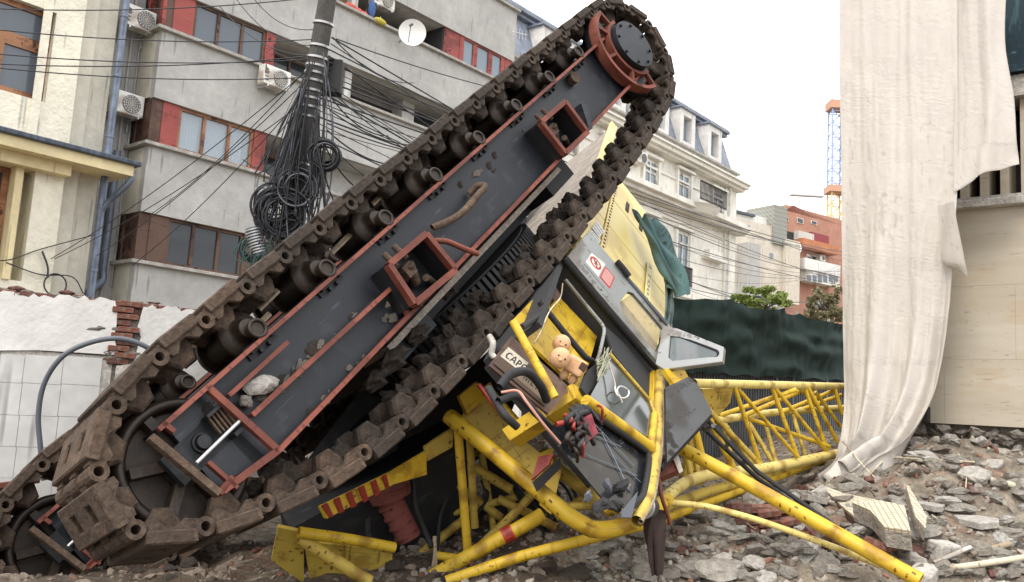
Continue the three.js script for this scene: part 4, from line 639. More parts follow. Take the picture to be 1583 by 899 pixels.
  pl('red_valve_plate', [H(893, 650, -0.08), H(912, 640, -0.08), H(922, 670, -0.08), H(905, 685, -0.08)], 0.03, S(0.3, 0.04, 0.06, { map: TX.worn }), vb);
  // dirt and rags along the bottom of the cab
  for (let i = 0; i < 9; i++) { const p = H(rr(905, 975), rr(745, 785), rr(-0.06, 0.02)), o = mk('crushed_trim', lump(70 + i, 1, 0.6), i % 3 ? M.rubber : M.cableGrey, cab); o.position.copy(p); o.scale.set(rr(0.04, 0.12), rr(0.03, 0.07), 0.05); o.rotation.set(rr(0, 3), rr(0, 3), rr(0, 3)); }
  pl('torn_strip', [H(960, 790, -0.05), H(985, 760, -0.05), H(975, 800, -0.05), H(962, 800, -0.05)], 0.015, M.cableGrey, cab);
  // roof hatch bent outwards
  pl('roof_hatch', LP([[1027, 600, 8.9], [1060, 586, 9.2], [1072, 600, 9.2], [1097, 641, 9.0], [1085, 655, 8.8], [1022, 722, 8.3]]), 0.03, M.hatch, cab);
  tb('hatch_edge', LP([[1097, 642, 8.98], [1020, 724, 8.25]]), 0.03, M.blackSteel, cab);
  pl('crumpled_yellow_panel', LP([[1024, 572, 9.4], [1052, 568, 9.7], [1062, 585, 9.6], [1040, 598, 9.3]]), 0.05, M.yellow, cab);
  // rusty box beside the roof
  const rb = mk('rusty_box', plate(LP([[1008, 722, 8.5], [1040, 706, 8.6], [1052, 728, 8.5], [1012, 745, 8.4]]), 0.12), M.redEdge, cab);
  pl('white_box_strip', LP([[1033, 690, 8.55], [1043, 688, 8.55], [1056, 728, 8.4], [1050, 732, 8.4]]), 0.03, M.whiteFrame, rb); pl('box_top', LP([[1012, 715, 8.5], [1032, 698, 8.6], [1038, 706, 8.6], [1010, 724, 8.45]]), 0.05, M.acWhite, rb);
}
// ---- open cab door lying back against the house
{
  const A = L(876, 398, 9.45), B = L(1019, 569, 9.75), C = L(1030, 504, 10.1), D = L(906, 361, 9.85);
  const up = (s, t) => A.clone().lerp(B, s).lerp(D.clone().lerp(C, s), t);
  const win = [up(0.5, 0.3), up(0.53, 0.72), up(0.58, 0.82), up(0.95, 0.82), up(0.96, 0.5), up(0.93, 0.17), up(0.88, 0.13), up(0.55, 0.16)];
  const door = mk('cab_door', plate([A, B, C, D], 0.05, [win]), M.greyDoor, crane);
  pl('door_pane', [up(0.5, 0.3), up(0.58, 0.82), up(0.95, 0.82), up(0.93, 0.15), up(0.55, 0.16)], 0.008, M.paneYellow, door);
  tb('door_seal', [...win, win[0]], 0.012, M.rubber, door, 0.2);
  tb('door_handle', [up(0.32, 0.98), up(0.4, 0.98), up(0.47, 0.96)].map((p) => p.add(V3(0, 0, -0.08))), 0.035, M.rubber, door);
  tb('door_edge_rail', [up(0.42, 0.97), up(0.98, 0.97)].map((p) => p.add(V3(0, 0, -0.04))), 0.022, M.cableGrey, door);
  // stickers
  const cv = document.createElement('canvas'); cv.width = 256; cv.height = 256; const c = cv.getContext('2d'); c.fillStyle = '#8a8f8f'; c.fillRect(0, 0, 256, 256);
  c.fillStyle = '#cfcac2'; c.fillRect(6, 20, 128, 200); c.strokeStyle = '#a03a36'; c.lineWidth = 17; c.beginPath(); c.arc(70, 120, 46, 0, 7); c.stroke(); c.fillStyle = '#2a2a2a'; c.fillRect(46, 104, 48, 12); c.fillRect(62, 90, 14, 50); c.beginPath(); c.moveTo(38, 88); c.lineTo(102, 152); c.stroke();
  c.fillStyle = '#a8403c'; c.fillRect(142, 40, 100, 170); c.fillStyle = '#d8cfc8'; for (let i = 0; i < 5; i++) c.fillRect(152, 58 + i * 28, 80, 11);
  const ct = new THREE.CanvasTexture(cv); ct.colorSpace = THREE.SRGBColorSpace;
  const q = [up(0.12, 0.3), up(0.41, 0.3), up(0.41, 0.86), up(0.12, 0.86)]
    .map((p) => p.add(camera.position.clone().applyMatrix4(toLocal).sub(p).setLength(0.06))), g = new THREE.BufferGeometry(), qq = [q[0], q[1], q[2], q[0], q[2], q[3]], uu = [[0, 0], [1, 0], [1, 1], [0, 0], [1, 1], [0, 1]];
  g.setAttribute('position', new THREE.Float32BufferAttribute(qq.flatMap((p) => [p.x, p.y, p.z]), 3)); g.setAttribute('uv', new THREE.Float32BufferAttribute(uu.flat(), 2)); g.computeVertexNormals();
  mk('warning_sticker', g, new THREE.MeshStandardMaterial({ map: ct, roughness: 0.5, side: THREE.DoubleSide }), door);
  // lettering and white notices on the house side
  const cv2 = document.createElement('canvas'); cv2.width = 512; cv2.height = 512; const d = cv2.getContext('2d'); d.clearRect(0, 0, 512, 512);
  const print = (draw, pts, name, bg) => { const k = document.createElement('canvas'); k.width = 256; k.height = 128; const e = k.getContext('2d'); e.fillStyle = bg; e.fillRect(0, 0, 256, 128); draw(e); const t = new THREE.CanvasTexture(k); t.colorSpace = THREE.SRGBColorSpace; const g2 = new THREE.BufferGeometry(), o = [0, 1, 2, 0, 2, 3], u2 = [[0, 0], [1, 0], [1, 1], [0, 1]]; g2.setAttribute('position', new THREE.Float32BufferAttribute(o.flatMap((i) => pts[i].toArray()), 3)); g2.setAttribute('uv', new THREE.Float32BufferAttribute(o.flatMap((i) => u2[i]), 2)); g2.computeVertexNormals(); return mk(name, g2, new THREE.MeshStandardMaterial({ map: t, roughness: 0.6, side: THREE.DoubleSide }), crane); };
  const lines = (e) => { e.fillStyle = '#5c5f60'; for (let r = 0; r < 3; r++) for (let x = 10; x < 240; x += 22) e.fillRect(x, 18 + r * 36, 8 + (x * 7 + r * 5) % 10, 22); };
  print(lines, [H(915, 352, -0.03), H(926, 366, -0.03), H(935, 358, -0.03), H(924, 341, -0.03)], 'white_notice', '#d9d8d2');
  print(lines, [H(908, 362, -0.03), H(924, 380, -0.03), H(929, 371, -0.03), H(914, 354, -0.03)], 'white_notice', '#d6d5cf');
  print((e) => { e.fillStyle = '#7d7a5e'; e.font = 'bold 84px sans-serif'; e.fillText('2001 E', 6, 92); }, [H(995, 466, -0.03), H(1003, 476, -0.03), H(1010, 412, -0.03), H(1001, 402, -0.03)].map((p, i, a) => [a[0], a[3], a[2], a[1]][i]), 'side_number', '#e6d894');
}
{ // swung out quarter light
  const p = LP([[1027, 506, 9.9], [1048, 510, 9.75], [1118, 537, 9.2], [1116, 559, 9.1], [1028, 572, 9.5], [1014, 562, 9.6]]), h = LP([[1037, 520, 9.75], [1052, 521, 9.65], [1108, 542, 9.2], [1107, 552, 9.18], [1040, 560, 9.5], [1034, 556, 9.58]]);
  const c = p.reduce((a, b) => a.add(b), V3()).multiplyScalar(1 / 6);
  const w = mk('quarter_window', plate(p, 0.05, [h], 0.006), S(0.42, 0.44, 0.46, { map: TX.worn, roughness: 0.45 }), crane);
  pl('quarter_pane', h, 0.01, M.paneSky, w); tb('pane_seal', [...h, h[0]], 0.014, M.rubber, w, 0.15);
}
// ---- tubes of the gantry and guards under the cab (photo pixels with metres of depth, all within reach of the cab)
const tubes = [
  ['guard_tube', [[693, 642, 8.5], [740, 680, 8.3], [800, 730, 8.1], [850, 772, 7.9], [880, 797, 7.8], [915, 817, 7.75], [950, 816, 7.8], [995, 797, 8.0], [1030, 772, 8.6]], 0.075, 'yellow'],
  ['gantry_tube', [[708, 665, 8.5], [724, 862, 8.5]], 0.043, 'yellow'],
  ['gantry_tube', [[726, 675, 9.0], [734, 815, 9.0]], 0.04, 'yellowOld'],
  ['gantry_tube', [[655, 898, 8.3], [800, 817, 8.4], [838, 795, 8.5]], 0.07, 'yellow'],
  ['gantry_tube', [[690, 898, 8.0], [800, 861, 8.1], [915, 831, 8.2], [1005, 808, 8.5]], 0.052, 'yellow'],
  ['gantry_tube', [[836, 700, 9.0], [880, 738, 8.8], [948, 790, 8.5]], 0.068, 'yellowOld'],
  ['gantry_tube', [[858, 784, 8.6], [928, 780, 8.6]], 0.04, 'yellowOld'],
  ['gantry_tube', [[925, 785, 8.5], [990, 792, 8.6]], 0.04, 'yellowOld'],
  ['gantry_tube', [[734, 852, 8.7], [800, 788, 8.9], [830, 755, 9.0]], 0.045, 'yellowOld'],
  ['gantry_tube', [[733, 722, 9.2], [790, 756, 9.2]], 0.05, 'yellowOld'],
  ['gantry_tube', [[674, 858, 8.6], [718, 864, 8.5]], 0.042, 'yellow'],
  ['gantry_tube', [[690, 795, 9.3], [830, 760, 9.3]], 0.04, 'yellowOld'],
  ['gantry_tube', [[462, 822, 7.9], [540, 833, 8.1], [610, 846, 8.3]], 0.05, 'yellow'],
  ['gantry_tube', [[465, 832, 8.0], [572, 899, 8.1]], 0.06, 'yellowOld'],
  ['gantry_tube', [[700, 640, 8.9], [760, 690, 9.1], [830, 760, 9.2]], 0.05, 'yellowOld'],
];
for (const [n, p, r, m] of tubes) tb(n, LP(p), r, M[m], crane, 0.3);
for (const [p, r] of [[[[700, 745, 9.3], [775, 800, 9.3]], 0.045], [[[745, 700, 9.4], [765, 830, 9.3]], 0.035], [[[770, 770, 9.2], [860, 815, 9.1]], 0.045], [[[690, 700, 9.5], [790, 700, 9.6]], 0.04], [[[620, 880, 8.9], [720, 800, 9.1]], 0.045], [[[800, 690, 9.5], [790, 790, 9.3]], 0.035], [[[860, 800, 9.2], [930, 745, 9.2]], 0.04], [[[745, 880, 8.9], [880, 850, 8.9]], 0.04]]) tb('inner_brace', LP(p), r, M.yellowOld, crane);
for (let i = 0; i < 9; i++) { const x = rr(690, 860), y = rr(700, 800); tb('hydraulic_hose', LP([[x, y, 9.4], [x + rr(-20, 30), y + rr(20, 40), 9.3], [x + rr(-30, 50), y + rr(40, 80), 9.2]]), rr(0.015, 0.03), M.rubber); }
mk('red_band', cyl(L(778, 829, 8.38), L(793, 821, 8.39), 0.078, 0.078, 16), M.redPaint, crane);
// counterweight side with warning stripes, seen below the sagging run
{
  const seg = [[496, 781], [515, 772], [534, 763], [553, 754], [572, 745], [590, 736], [604, 729]], lo = [[508, 800], [522, 794], [541, 786], [560, 777], [578, 768], [596, 757], [606, 748]];
  const st = mk('warning_board', plate([L(494, 782, 7.62), L(604, 729, 8.2), L(660, 697, 8.5), L(656, 733, 8.5), L(606, 748, 8.2), L(507, 801, 7.62)], 0.05), M.yellow, crane);
  for (let i = 0; i < 6; i += 1) { const z = (x) => 7.58 + (x - 496) * 0.0053; const a = seg[i], b = seg[i + 1], c = lo[i + 1], d = lo[i]; const mid = (p, q, t) => [p[0] + (q[0] - p[0]) * t, p[1] + (q[1] - p[1]) * t]; const p0 = mid(a, b, 0.05), p1 = mid(a, b, 0.5), p2 = mid(d, c, 0.55), p3 = mid(d, c, 0.1); pl('red_stripe', [p0, p1, p2, p3].map(([x, y]) => L(x, y, z(x) - 0.01)), 0.012, M.redPaint, st); }
  pl('side_plate', LP([[430, 812, 7.9], [470, 818, 8.0], [470, 899, 8.3], [420, 860, 8.1]]), 0.04, M.yellowOld, crane);
  pl('side_plate', LP([[470, 835, 8.3], [605, 850, 8.5], [612, 899, 8.6], [480, 899, 8.4]]), 0.04, M.yellowOld, crane);
  pl('bracket_plate', LP([[655, 690, 8.6], [700, 660, 8.7], [698, 690, 8.7], [660, 712, 8.6]]), 0.06, M.yellowOld, crane);
  pl('bracket_plate', LP([[708, 612, 8.6], [735, 590, 8.7], [748, 615, 8.7], [720, 640, 8.6]]), 0.08, M.yellow, crane);
  const mo = mk('slew_motor', [cyl(L(598, 762, 8.7), L(634, 832, 8.7), 0.13, 0.12, 20), cyl(L(600, 752, 8.7), L(606, 770, 8.7), 0.22, 0.2, 24)], S(0.19, 0.055, 0.045, { map: TX.worn }), crane);
  mk('motor_ribs', [0, 1, 2, 3].map((i) => cyl(L(604 + i * 8, 778 + i * 15, 8.7), L(606 + i * 8, 782 + i * 15, 8.7), 0.133, 0.133, 20)), S(0.2, 0.05, 0.04, { map: TX.worn }), mo);
  tb('hydraulic_hose', LP([[640, 740, 8.8], [642, 780, 8.7], [655, 815, 8.7], [668, 845, 8.6]]), 0.03, M.rubber);
  tb('hydraulic_hose', LP([[570, 800, 8.6], [572, 830, 8.6], [590, 848, 8.5], [612, 843, 8.5]]), 0.03, M.rubber);
  tb('hydraulic_hose', LP([[690, 770, 9], [680, 800, 8.9], [676, 840, 8.8], [672, 880, 8.7]]), 0.025, M.rubber);
  for (let i = 0; i < 14; i++) { const x = rr(560, 700), y = rr(740, 870); mk('machinery_block', plate(LP([[x, y, 9.4], [x + rr(15, 40), y + rr(-12, 6), 9.4], [x + rr(15, 40), y + rr(14, 34), 9.4], [x - 4, y + rr(14, 30), 9.4]]), 0.3), i % 2 ? M.blackSteel : M.rubber, crane); }
  for (let i = 0; i < 5; i++) tb('frayed_rope', LP([[670 + i, 828, 8.4], [672 + rr(-3, 3), 860, 8.38], [670 + rr(-6, 8), 893, 8.36]]), 0.008, M.straw);
  tb('chain_hook', LP([[757, 520, 8.1], [762, 530, 8.0], [760, 545, 8.0], [764, 552, 8.0]]), 0.03, M.acWhite);
}
// dark counterweight and engine mass behind the tubes
pl('counterweight', LP([[440, 800, 8.9], [560, 735, 9.2], [690, 655, 9.6], [712, 700, 9.7], [690, 800, 9.6], [640, 880, 9.5], [520, 870, 9.2], [450, 850, 9.0]]), 0.7, M.blackSteel, crane);
pl('engine_cover', LP([[740, 690, 9.9], [850, 770, 9.9], [940, 800, 10], [900, 850, 10], [760, 850, 9.8]]), 0.4, M.blackSteel, crane);
pl('deck_plate', LP([[430, 770, 9.2], [560, 600, 9.6], [650, 560, 9.8], [600, 745, 9.4]]), 0.12, M.blackSteel, crane);
pl('deck_plate', LP([[560, 740, 9.6], [690, 600, 9.9], [780, 520, 10.1], [806, 590, 10], [770, 690, 9.9], [700, 730, 9.8]]), 0.12, M.blackSteel, crane);
// loose wires about the cab
tb('pink_wire', [H(775, 606, 0.05), H(800, 604, -0.05), H(815, 622, -0.08), H(840, 655, -0.08), H(866, 685, -0.06)], 0.01, S(0.5, 0.26, 0.2));
tb('white_wire', [H(941, 560, -0.05), H(950, 590, -0.06), H(951, 602, -0.06), H(955, 611, -0.06), H(963, 615, -0.06), H(970, 612, -0.06), H(972, 605, -0.06), H(966, 599, -0.06), H(958, 597, -0.06), H(954, 603, -0.07), H(958, 612, -0.07), H(962, 622, -0.06)], 0.008, M.whiteFrame);
tb('white_wire', [H(870, 438, 0.0), H(866, 460, 0.0), H(850, 480, 0.0), H(836, 512, 0.1), H(826, 530, 0.1)], 0.006, M.straw);
mk('brush', Array.from({ length: 40 }, () => { const a = H(rr(922, 932), rr(560, 590), rr(-0.04, 0.04)), b = H(rr(934, 946), rr(536, 566), rr(-0.1, 0.02)); return cyl(a, b, 0.006, 0.003, 4); }), S(0.34, 0.34, 0.24), crane);
// ---- lattice boom, buckled towards the back right
const boom = [
  ['boom_chord', [[1072, 592, 9.7], [1300, 597, 12.4], [1345, 598, 13]], 0.05, 'yellowPale'],
  ['boom_chord', [[1105, 650, 10.8], [1200, 637, 12], [1345, 628, 13.6]], 0.05, 'yellowPale'],
  ['boom_chord', [[1024, 772, 8.7], [1060, 745, 9.2], [1100, 733, 9.7], [1190, 722, 10.7], [1288, 702, 11.6], [1340, 692, 12.2]], 0.062, 'yellowPale'],
  ['boom_chord', [[1010, 790, 9.0], [1100, 757, 9.8], [1200, 730, 11], [1290, 706, 12.2]], 0.055, 'yellowOld'],
  ['boom_chord', [[1015, 805, 9.1], [1110, 770, 9.9], [1260, 715, 11.8]], 0.05, 'yellow'],
  ['lattice_bar', [[1135, 597, 10.3], [1176, 718, 10.6]], 0.026, 'yellow'], ['lattice_bar', [[1140, 600, 10.4], [1232, 706, 11]], 0.024, 'yellow'],
  ['lattice_bar', [[1193, 598, 11], [1233, 706, 11.1]], 0.027, 'yellow'], ['lattice_bar', [[1198, 600, 11], [1278, 697, 11.5]], 0.025, 'yellow'],
  ['lattice_bar', [[1243, 597, 11.6], [1279, 697, 11.6]], 0.027, 'yellow'], ['lattice_bar', [[1248, 597, 11.6], [1294, 682, 11.8]], 0.027, 'yellow'], ['lattice_bar', [[1290, 600, 12.2], [1302, 640, 12.2]], 0.027, 'yellow'],
  ['lattice_bar', [[1112, 642, 10.9], [1230, 602, 11.2]], 0.03, 'yellow'], ['lattice_bar', [[1150, 642, 11.2], [1242, 602, 11.7]], 0.03, 'yellow'], ['lattice_bar', [[1205, 638, 12], [1292, 602, 12.3]], 0.03, 'yellow'], ['lattice_bar', [[1240, 632, 12.4], [1300, 610, 12.6]], 0.028, 'yellow'],
  ['lattice_bar', [[1156, 646, 11.3], [1282, 690, 11.6]], 0.028, 'yellow'], ['lattice_bar', [[1183, 655, 11.6], [1200, 717, 11]], 0.028, 'yellowOld'], ['lattice_bar', [[1226, 642, 12.2], [1245, 704, 11.6]], 0.028, 'yellowOld'],
  ['lattice_bar', [[1090, 628, 10.2], [1175, 718, 10.6]], 0.033, 'yellowOld'], ['lattice_bar', [[1120, 655, 10.9], [1165, 720, 10.7]], 0.03, 'yellowOld'], ['lattice_bar', [[1157, 652, 11.3], [1195, 716, 11]], 0.03, 'yellowOld'],
  ['lattice_bar', [[1260, 605, 12], [1300, 660, 12.2]], 0.026, 'yellow'], ['lattice_bar', [[1236, 600, 11.5], [1275, 640, 12.6]], 0.024, 'yellowOld'],
  ['lattice_bar', [[1074, 660, 9.6], [1085, 706, 9.6]], 0.04, 'yellow'], ['lattice_bar', [[1092, 640, 9.8], [1132, 720, 10]], 0.038, 'yellow'], ['lattice_bar', [[1060, 690, 9.5], [1070, 750, 9.4]], 0.03, 'yellowOld'], ['lattice_bar', [[1064, 665, 9.7], [1080, 735, 9.6]], 0.03, 'yellowOld'], ['lattice_bar', [[1120, 655, 10.5], [1130, 715, 10.3]], 0.035, 'yellowOld'],
  ['boom_pendant_tube', [[1048, 690, 9.1], [1120, 728, 8.8], [1250, 800, 8.2], [1422, 897, 7.6]], 0.068, 'yellow'],
  ['boom_pendant_tube', [[1022, 775, 8.6], [1090, 782, 8.5], [1170, 803, 8.4], [1270, 838, 8.2], [1360, 873, 8.0]], 0.03, 'yellowPale'],
];
for (const [n, p, r, m] of boom) tb(n, LP(p), r, m === 'yellowPale' ? M.yellowTube : M[m], crane, 0.4);
pl('boom_foot_plate', LP([[1082, 600, 10.2], [1135, 598, 10.7], [1128, 622, 10.7], [1100, 650, 10.5], [1092, 640, 10.3]]), 0.06, M.yellowOld, crane);
pl('boom_foot_plate', LP([[1060, 700, 9.8], [1100, 735, 10.1], [1080, 750, 10], [1055, 735, 9.8]]), 0.05, M.yellowOld, crane);
for (const [a, b] of [[[1070, 645, 9.2], [1170, 738, 9.0]], [[1085, 640, 9.0], [1170, 728, 8.9]]]) tb('black_stay', LP([a, b, [b[0] + 150, b[1] + 105, 8.4]]), 0.024, M.rubber, crane, 0.1);
for (const t of [0.2, 0.5, 0.78]) { const a = L(1070 + 100 * t, 645 + 93 * t, 9.1), b = L(1085 + 85 * t, 640 + 88 * t, 8.95); mk('stay_spacer', cyl(a, b, 0.022), M.cableGrey, crane); }
// ---- green tarpaulin over the house roof edge
{
  const c = [[[976, 322, 13.4], [990, 335, 13.1], [1006, 336, 13.0], [1018, 332, 13.2]], [[985, 345, 13.2], [1000, 358, 12.7], [1014, 360, 12.6], [1026, 352, 12.9]], [[1006, 378, 12.6], [1018, 392, 12.1], [1030, 392, 12.1], [1036, 382, 12.4]], [[1024, 408, 12.1], [1034, 424, 11.6], [1046, 424, 11.6], [1052, 412, 11.9]], [[1036, 440, 11.5], [1046, 452, 11.2], [1056, 458, 11.3], [1066, 455, 11.5]]].map((r) => LP(r));
  mk('tarpaulin', cloth(c, 40, 50, (s, t) => 0.05 * Math.sin(s * 9 + t * 4) + 0.03 * Math.sin(s * 21 - t * 9)), M.teal, crane);
  const d = [[[1024, 408, 12], [1036, 416, 11.8]], [[1028, 440, 11.6], [1040, 448, 11.5]], [[1028, 480, 11.2], [1042, 476, 11.2]], [[1026, 505, 11], [1040, 500, 11.0]]].map((r) => LP(r));
  mk('tarpaulin_tail', cloth(d, 16, 30, (s, t) => 0.04 * Math.sin(s * 12 + t * 5)), S(0.12, 0.17, 0.18, { map: TX.worn, side: THREE.DoubleSide }), crane);
}
// ---- things hanging on the crane
function atWorld(o) { o.applyMatrix4(crane.matrixWorld); return o; }
for (const [x, y, sx, lab, ear] of [[868, 531, 0.085, 'round peach toy head hanging in the cab opening, upper of two', 1], [866, 553, 0.095, 'round peach toy head hanging in the cab opening, lower of two', 0]]) {
  const t = thing('plush_toy', lab, 'toy', 'plush toys in the cab opening'), p = H(x, y, 0.12).applyMatrix4(crane.matrixWorld); t.position.copy(p); t.lookAt(camera.position);
  mk('head', buv(new THREE.SphereGeometry(sx, 20, 16).scale(1, 1.02, 0.85)), M.toy, t);
  for (const e of [-1, 1]) mk('eye', new THREE.SphereGeometry(sx * 0.09, 8, 6).translate(e * sx * 0.35 + sx * 0.1, sx * 0.15, sx * 0.8), M.rubber, t);
  mk('nose', buv(new THREE.SphereGeometry(sx * 0.16, 10, 8).translate(sx * 0.1, -sx * 0.15, sx * 0.84)), M.toy, t); t.rotateZ(-0.5);
}
{
  const t = thing('plush_toy', 'block shaped peach toy with a dark face beside the round ones', 'toy', 'plush toys in the cab opening'); t.position.copy(H(889, 566, 0.1).applyMatrix4(crane.matrixWorld)); t.lookAt(camera.position); t.rotateZ(-0.5);
  mk('head', rbx(-0.095, 0.095, -0.075, 0.085, -0.08, 0.08, 0.03), M.toy, t); mk('face_patch', rbx(0.03, 0.1, 0.0, 0.07, 0.06, 0.09, 0.01), M.woodBrown, t); for (const e of [-1, 1]) mk('foot', buv(new THREE.SphereGeometry(0.04, 10, 8).scale(1, 1.4, 1).translate(e * 0.045, -0.11, 0)), M.toy, t);
}
{ // work lamp dangling below the cab with a rag
  const t = thing('work_lamp', 'round chrome rimmed work lamp dangling below the crushed cab', 'lamp'), p = W(1001, 782, 7.6); t.position.copy(p); t.lookAt(camera.position); t.rotateY(-0.6);
  mk('housing', buv(new THREE.LatheGeometry([[0, -0.12], [0.05, -0.11], [0.085, -0.05], [0.1, 0.02], [0.1, 0.05]].map((a) => new THREE.Vector2(...a)), 24).rotateX(Math.PI / 2)), S(0.12, 0.14, 0.16, { map: TX.worn, metalness: 0.4, roughness: 0.5, side: THREE.DoubleSide }), t);
  mk('rim', new THREE.TorusGeometry(0.098, 0.012, 8, 32).translate(0, 0, 0.05), M.band, t); mk('lens', new THREE.SphereGeometry(0.15, 24, 8, 0, 7, 0, 0.7).rotateX(Math.PI / 2).scale(1, 1, 0.35).translate(0, 0, 0.0), S(0.5, 0.48, 0.4, { roughness: 0.1, metalness: 0.5 }), t);
  mk('stalk', tube([V3(0.02, 0.1, -0.05), V3(0.03, 0.25, -0.1), V3(-0.02, 0.36, -0.15)], 0.015, 20, 6), M.rubber, t);
  const r = [[[998, 790, 7.75], [1018, 785, 7.8], [1032, 796, 7.85]], [[994, 820, 7.72], [1012, 818, 7.7], [1032, 822, 7.85]], [[1000, 855, 7.7], [1012, 852, 7.66], [1026, 855, 7.8]], [[1010, 888, 7.68], [1014, 889, 7.66], [1020, 888, 7.7]]].map((a) => a.map((b) => W(...b)));
  tag(mk('dark_rag', cloth(r, 20, 40, (s, q) => 0.03 * Math.sin(s * 14 + q * 3)), S(0.05, 0.028, 0.024, { map: TX.worn, side: THREE.DoubleSide })), 'dark brown rag hanging to a point below the work lamp', 'rag');
  tag(mk('rusty_rod', tube([W(1018, 740, 7.9), W(1022, 765, 7.8), W(1030, 790, 7.8), W(1036, 810, 7.85)], 0.018, 20, 6), M.redEdge), 'short rusty bent rod hanging beside the work lamp', 'rod');
}
// ------------------------------------------------------------------ ground
const clamp = (x, a, b) => Math.min(b, Math.max(a, x)), lerp = (a, b, t) => a + (b - a) * t;
const nz = (x, z, s) => { const h = (i, j) => { let k = Math.imul(i * 374761393 + j * 668265263 + s * 1274126177, 1103515245); k ^= k >>> 13; k = Math.imul(k, 1274126177); return ((k ^ (k >>> 16)) >>> 0) / 4294967296; }; const i = Math.floor(x), j = Math.floor(z); let u = x - i, v = z - j; u = u * u * (3 - 2 * u); v = v * v * (3 - 2 * v); return (h(i, j) * (1 - u) + h(i + 1, j) * u) * (1 - v) + (h(i, j + 1) * (1 - u) + h(i + 1, j + 1) * u) * v; };
function gy(x, z) {
  const d = -z, a = x < 1 ? lerp(-0.15, 0.0, ss(-3, 1, x)) : lerp(0.0, 0.22, ss(1, 4, x)), b = x < 1 ? lerp(0.02, 0.26, ss(-3, 1, x)) : lerp(0.25, 0.48, ss(3.0, 5.0, x)), cm = x < 3.2 ? lerp(5.4, 2.1, ss(1.5, 3.2, x)) : lerp(2.1, 2.55, ss(4.3, 5.4, x));
  const fade = 1 - ss(16, 24, d), lx = ss(-9, -6.2, x) * (1 - ss(14, 22, x));
  const heap = 0.22 * Math.exp(-((x + 5.9) ** 2 + (d - 9.3) ** 2) / 0.6);
  return ((a + b * clamp(d - 8, -2, cm)) * lx + heap) * fade + (0.16 * (nz(x * 0.9, z * 0.9, 1) - 0.5) + 0.11 * (nz(x * 2.7, z * 2.7, 2) - 0.5) + 0.06 * (nz(x * 7, z * 7, 3) - 0.5) + 0.035 * (nz(x * 17, z * 17, 4) - 0.5)) * fade;
}
{
  const axis = (a, b, st) => { const r = []; for (let v = a; v <= b; v += st) r.push(v); let e = st, v = a; const pre = []; while (v > -700) { e *= 1.35; v -= e; pre.unshift(v); } v = r[r.length - 1]; e = st; while (v < 700) { e *= 1.35; v += e; r.push(v); } return [...pre, ...r]; };
  const xs = axis(-8, 11, 0.075), zs = axis(-17, -4, 0.075), pos = [], uv = [], idx = [];
  for (const z of zs) for (const x of xs) { pos.push(x, gy(x, z), z); uv.push(x, z); }
  const n = xs.length; for (let j = 0; j < zs.length - 1; j++) for (let i = 0; i < n - 1; i++) { const a = j * n + i; idx.push(a, a + n, a + 1, a + 1, a + n, a + n + 1); }
  const g = new THREE.BufferGeometry(); g.setAttribute('position', new THREE.Float32BufferAttribute(pos, 3)); g.setAttribute('uv', new THREE.Float32BufferAttribute(uv, 2)); g.setIndex(idx); g.computeVertexNormals();
  struct('ground', g, M.ground);
  // dark soil sheet; its tone also paints in the shade under the crane
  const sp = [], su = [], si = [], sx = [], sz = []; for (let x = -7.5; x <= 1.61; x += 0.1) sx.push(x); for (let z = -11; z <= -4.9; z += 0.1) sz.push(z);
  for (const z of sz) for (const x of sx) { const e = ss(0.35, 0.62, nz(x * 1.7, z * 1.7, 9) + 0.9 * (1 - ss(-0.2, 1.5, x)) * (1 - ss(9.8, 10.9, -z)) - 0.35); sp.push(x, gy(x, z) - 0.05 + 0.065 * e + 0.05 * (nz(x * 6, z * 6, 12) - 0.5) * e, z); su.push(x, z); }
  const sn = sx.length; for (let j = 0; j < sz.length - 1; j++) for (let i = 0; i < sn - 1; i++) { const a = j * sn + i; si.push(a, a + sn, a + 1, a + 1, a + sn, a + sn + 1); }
  const sg = new THREE.BufferGeometry(); sg.setAttribute('position', new THREE.Float32BufferAttribute(sp, 3)); sg.setAttribute('uv', new THREE.Float32BufferAttribute(su, 2)); sg.setIndex(si); sg.computeVertexNormals(); struct('shaded_soil', sg, M.soil);
}
function onGround(px, py) { const d = ray(px, py); let t = 4; for (; t < 40; t += 0.03) { const p = d.clone().multiplyScalar(t).add(camera.position); if (p.y < gy(p.x, p.z)) return p; } return null; }

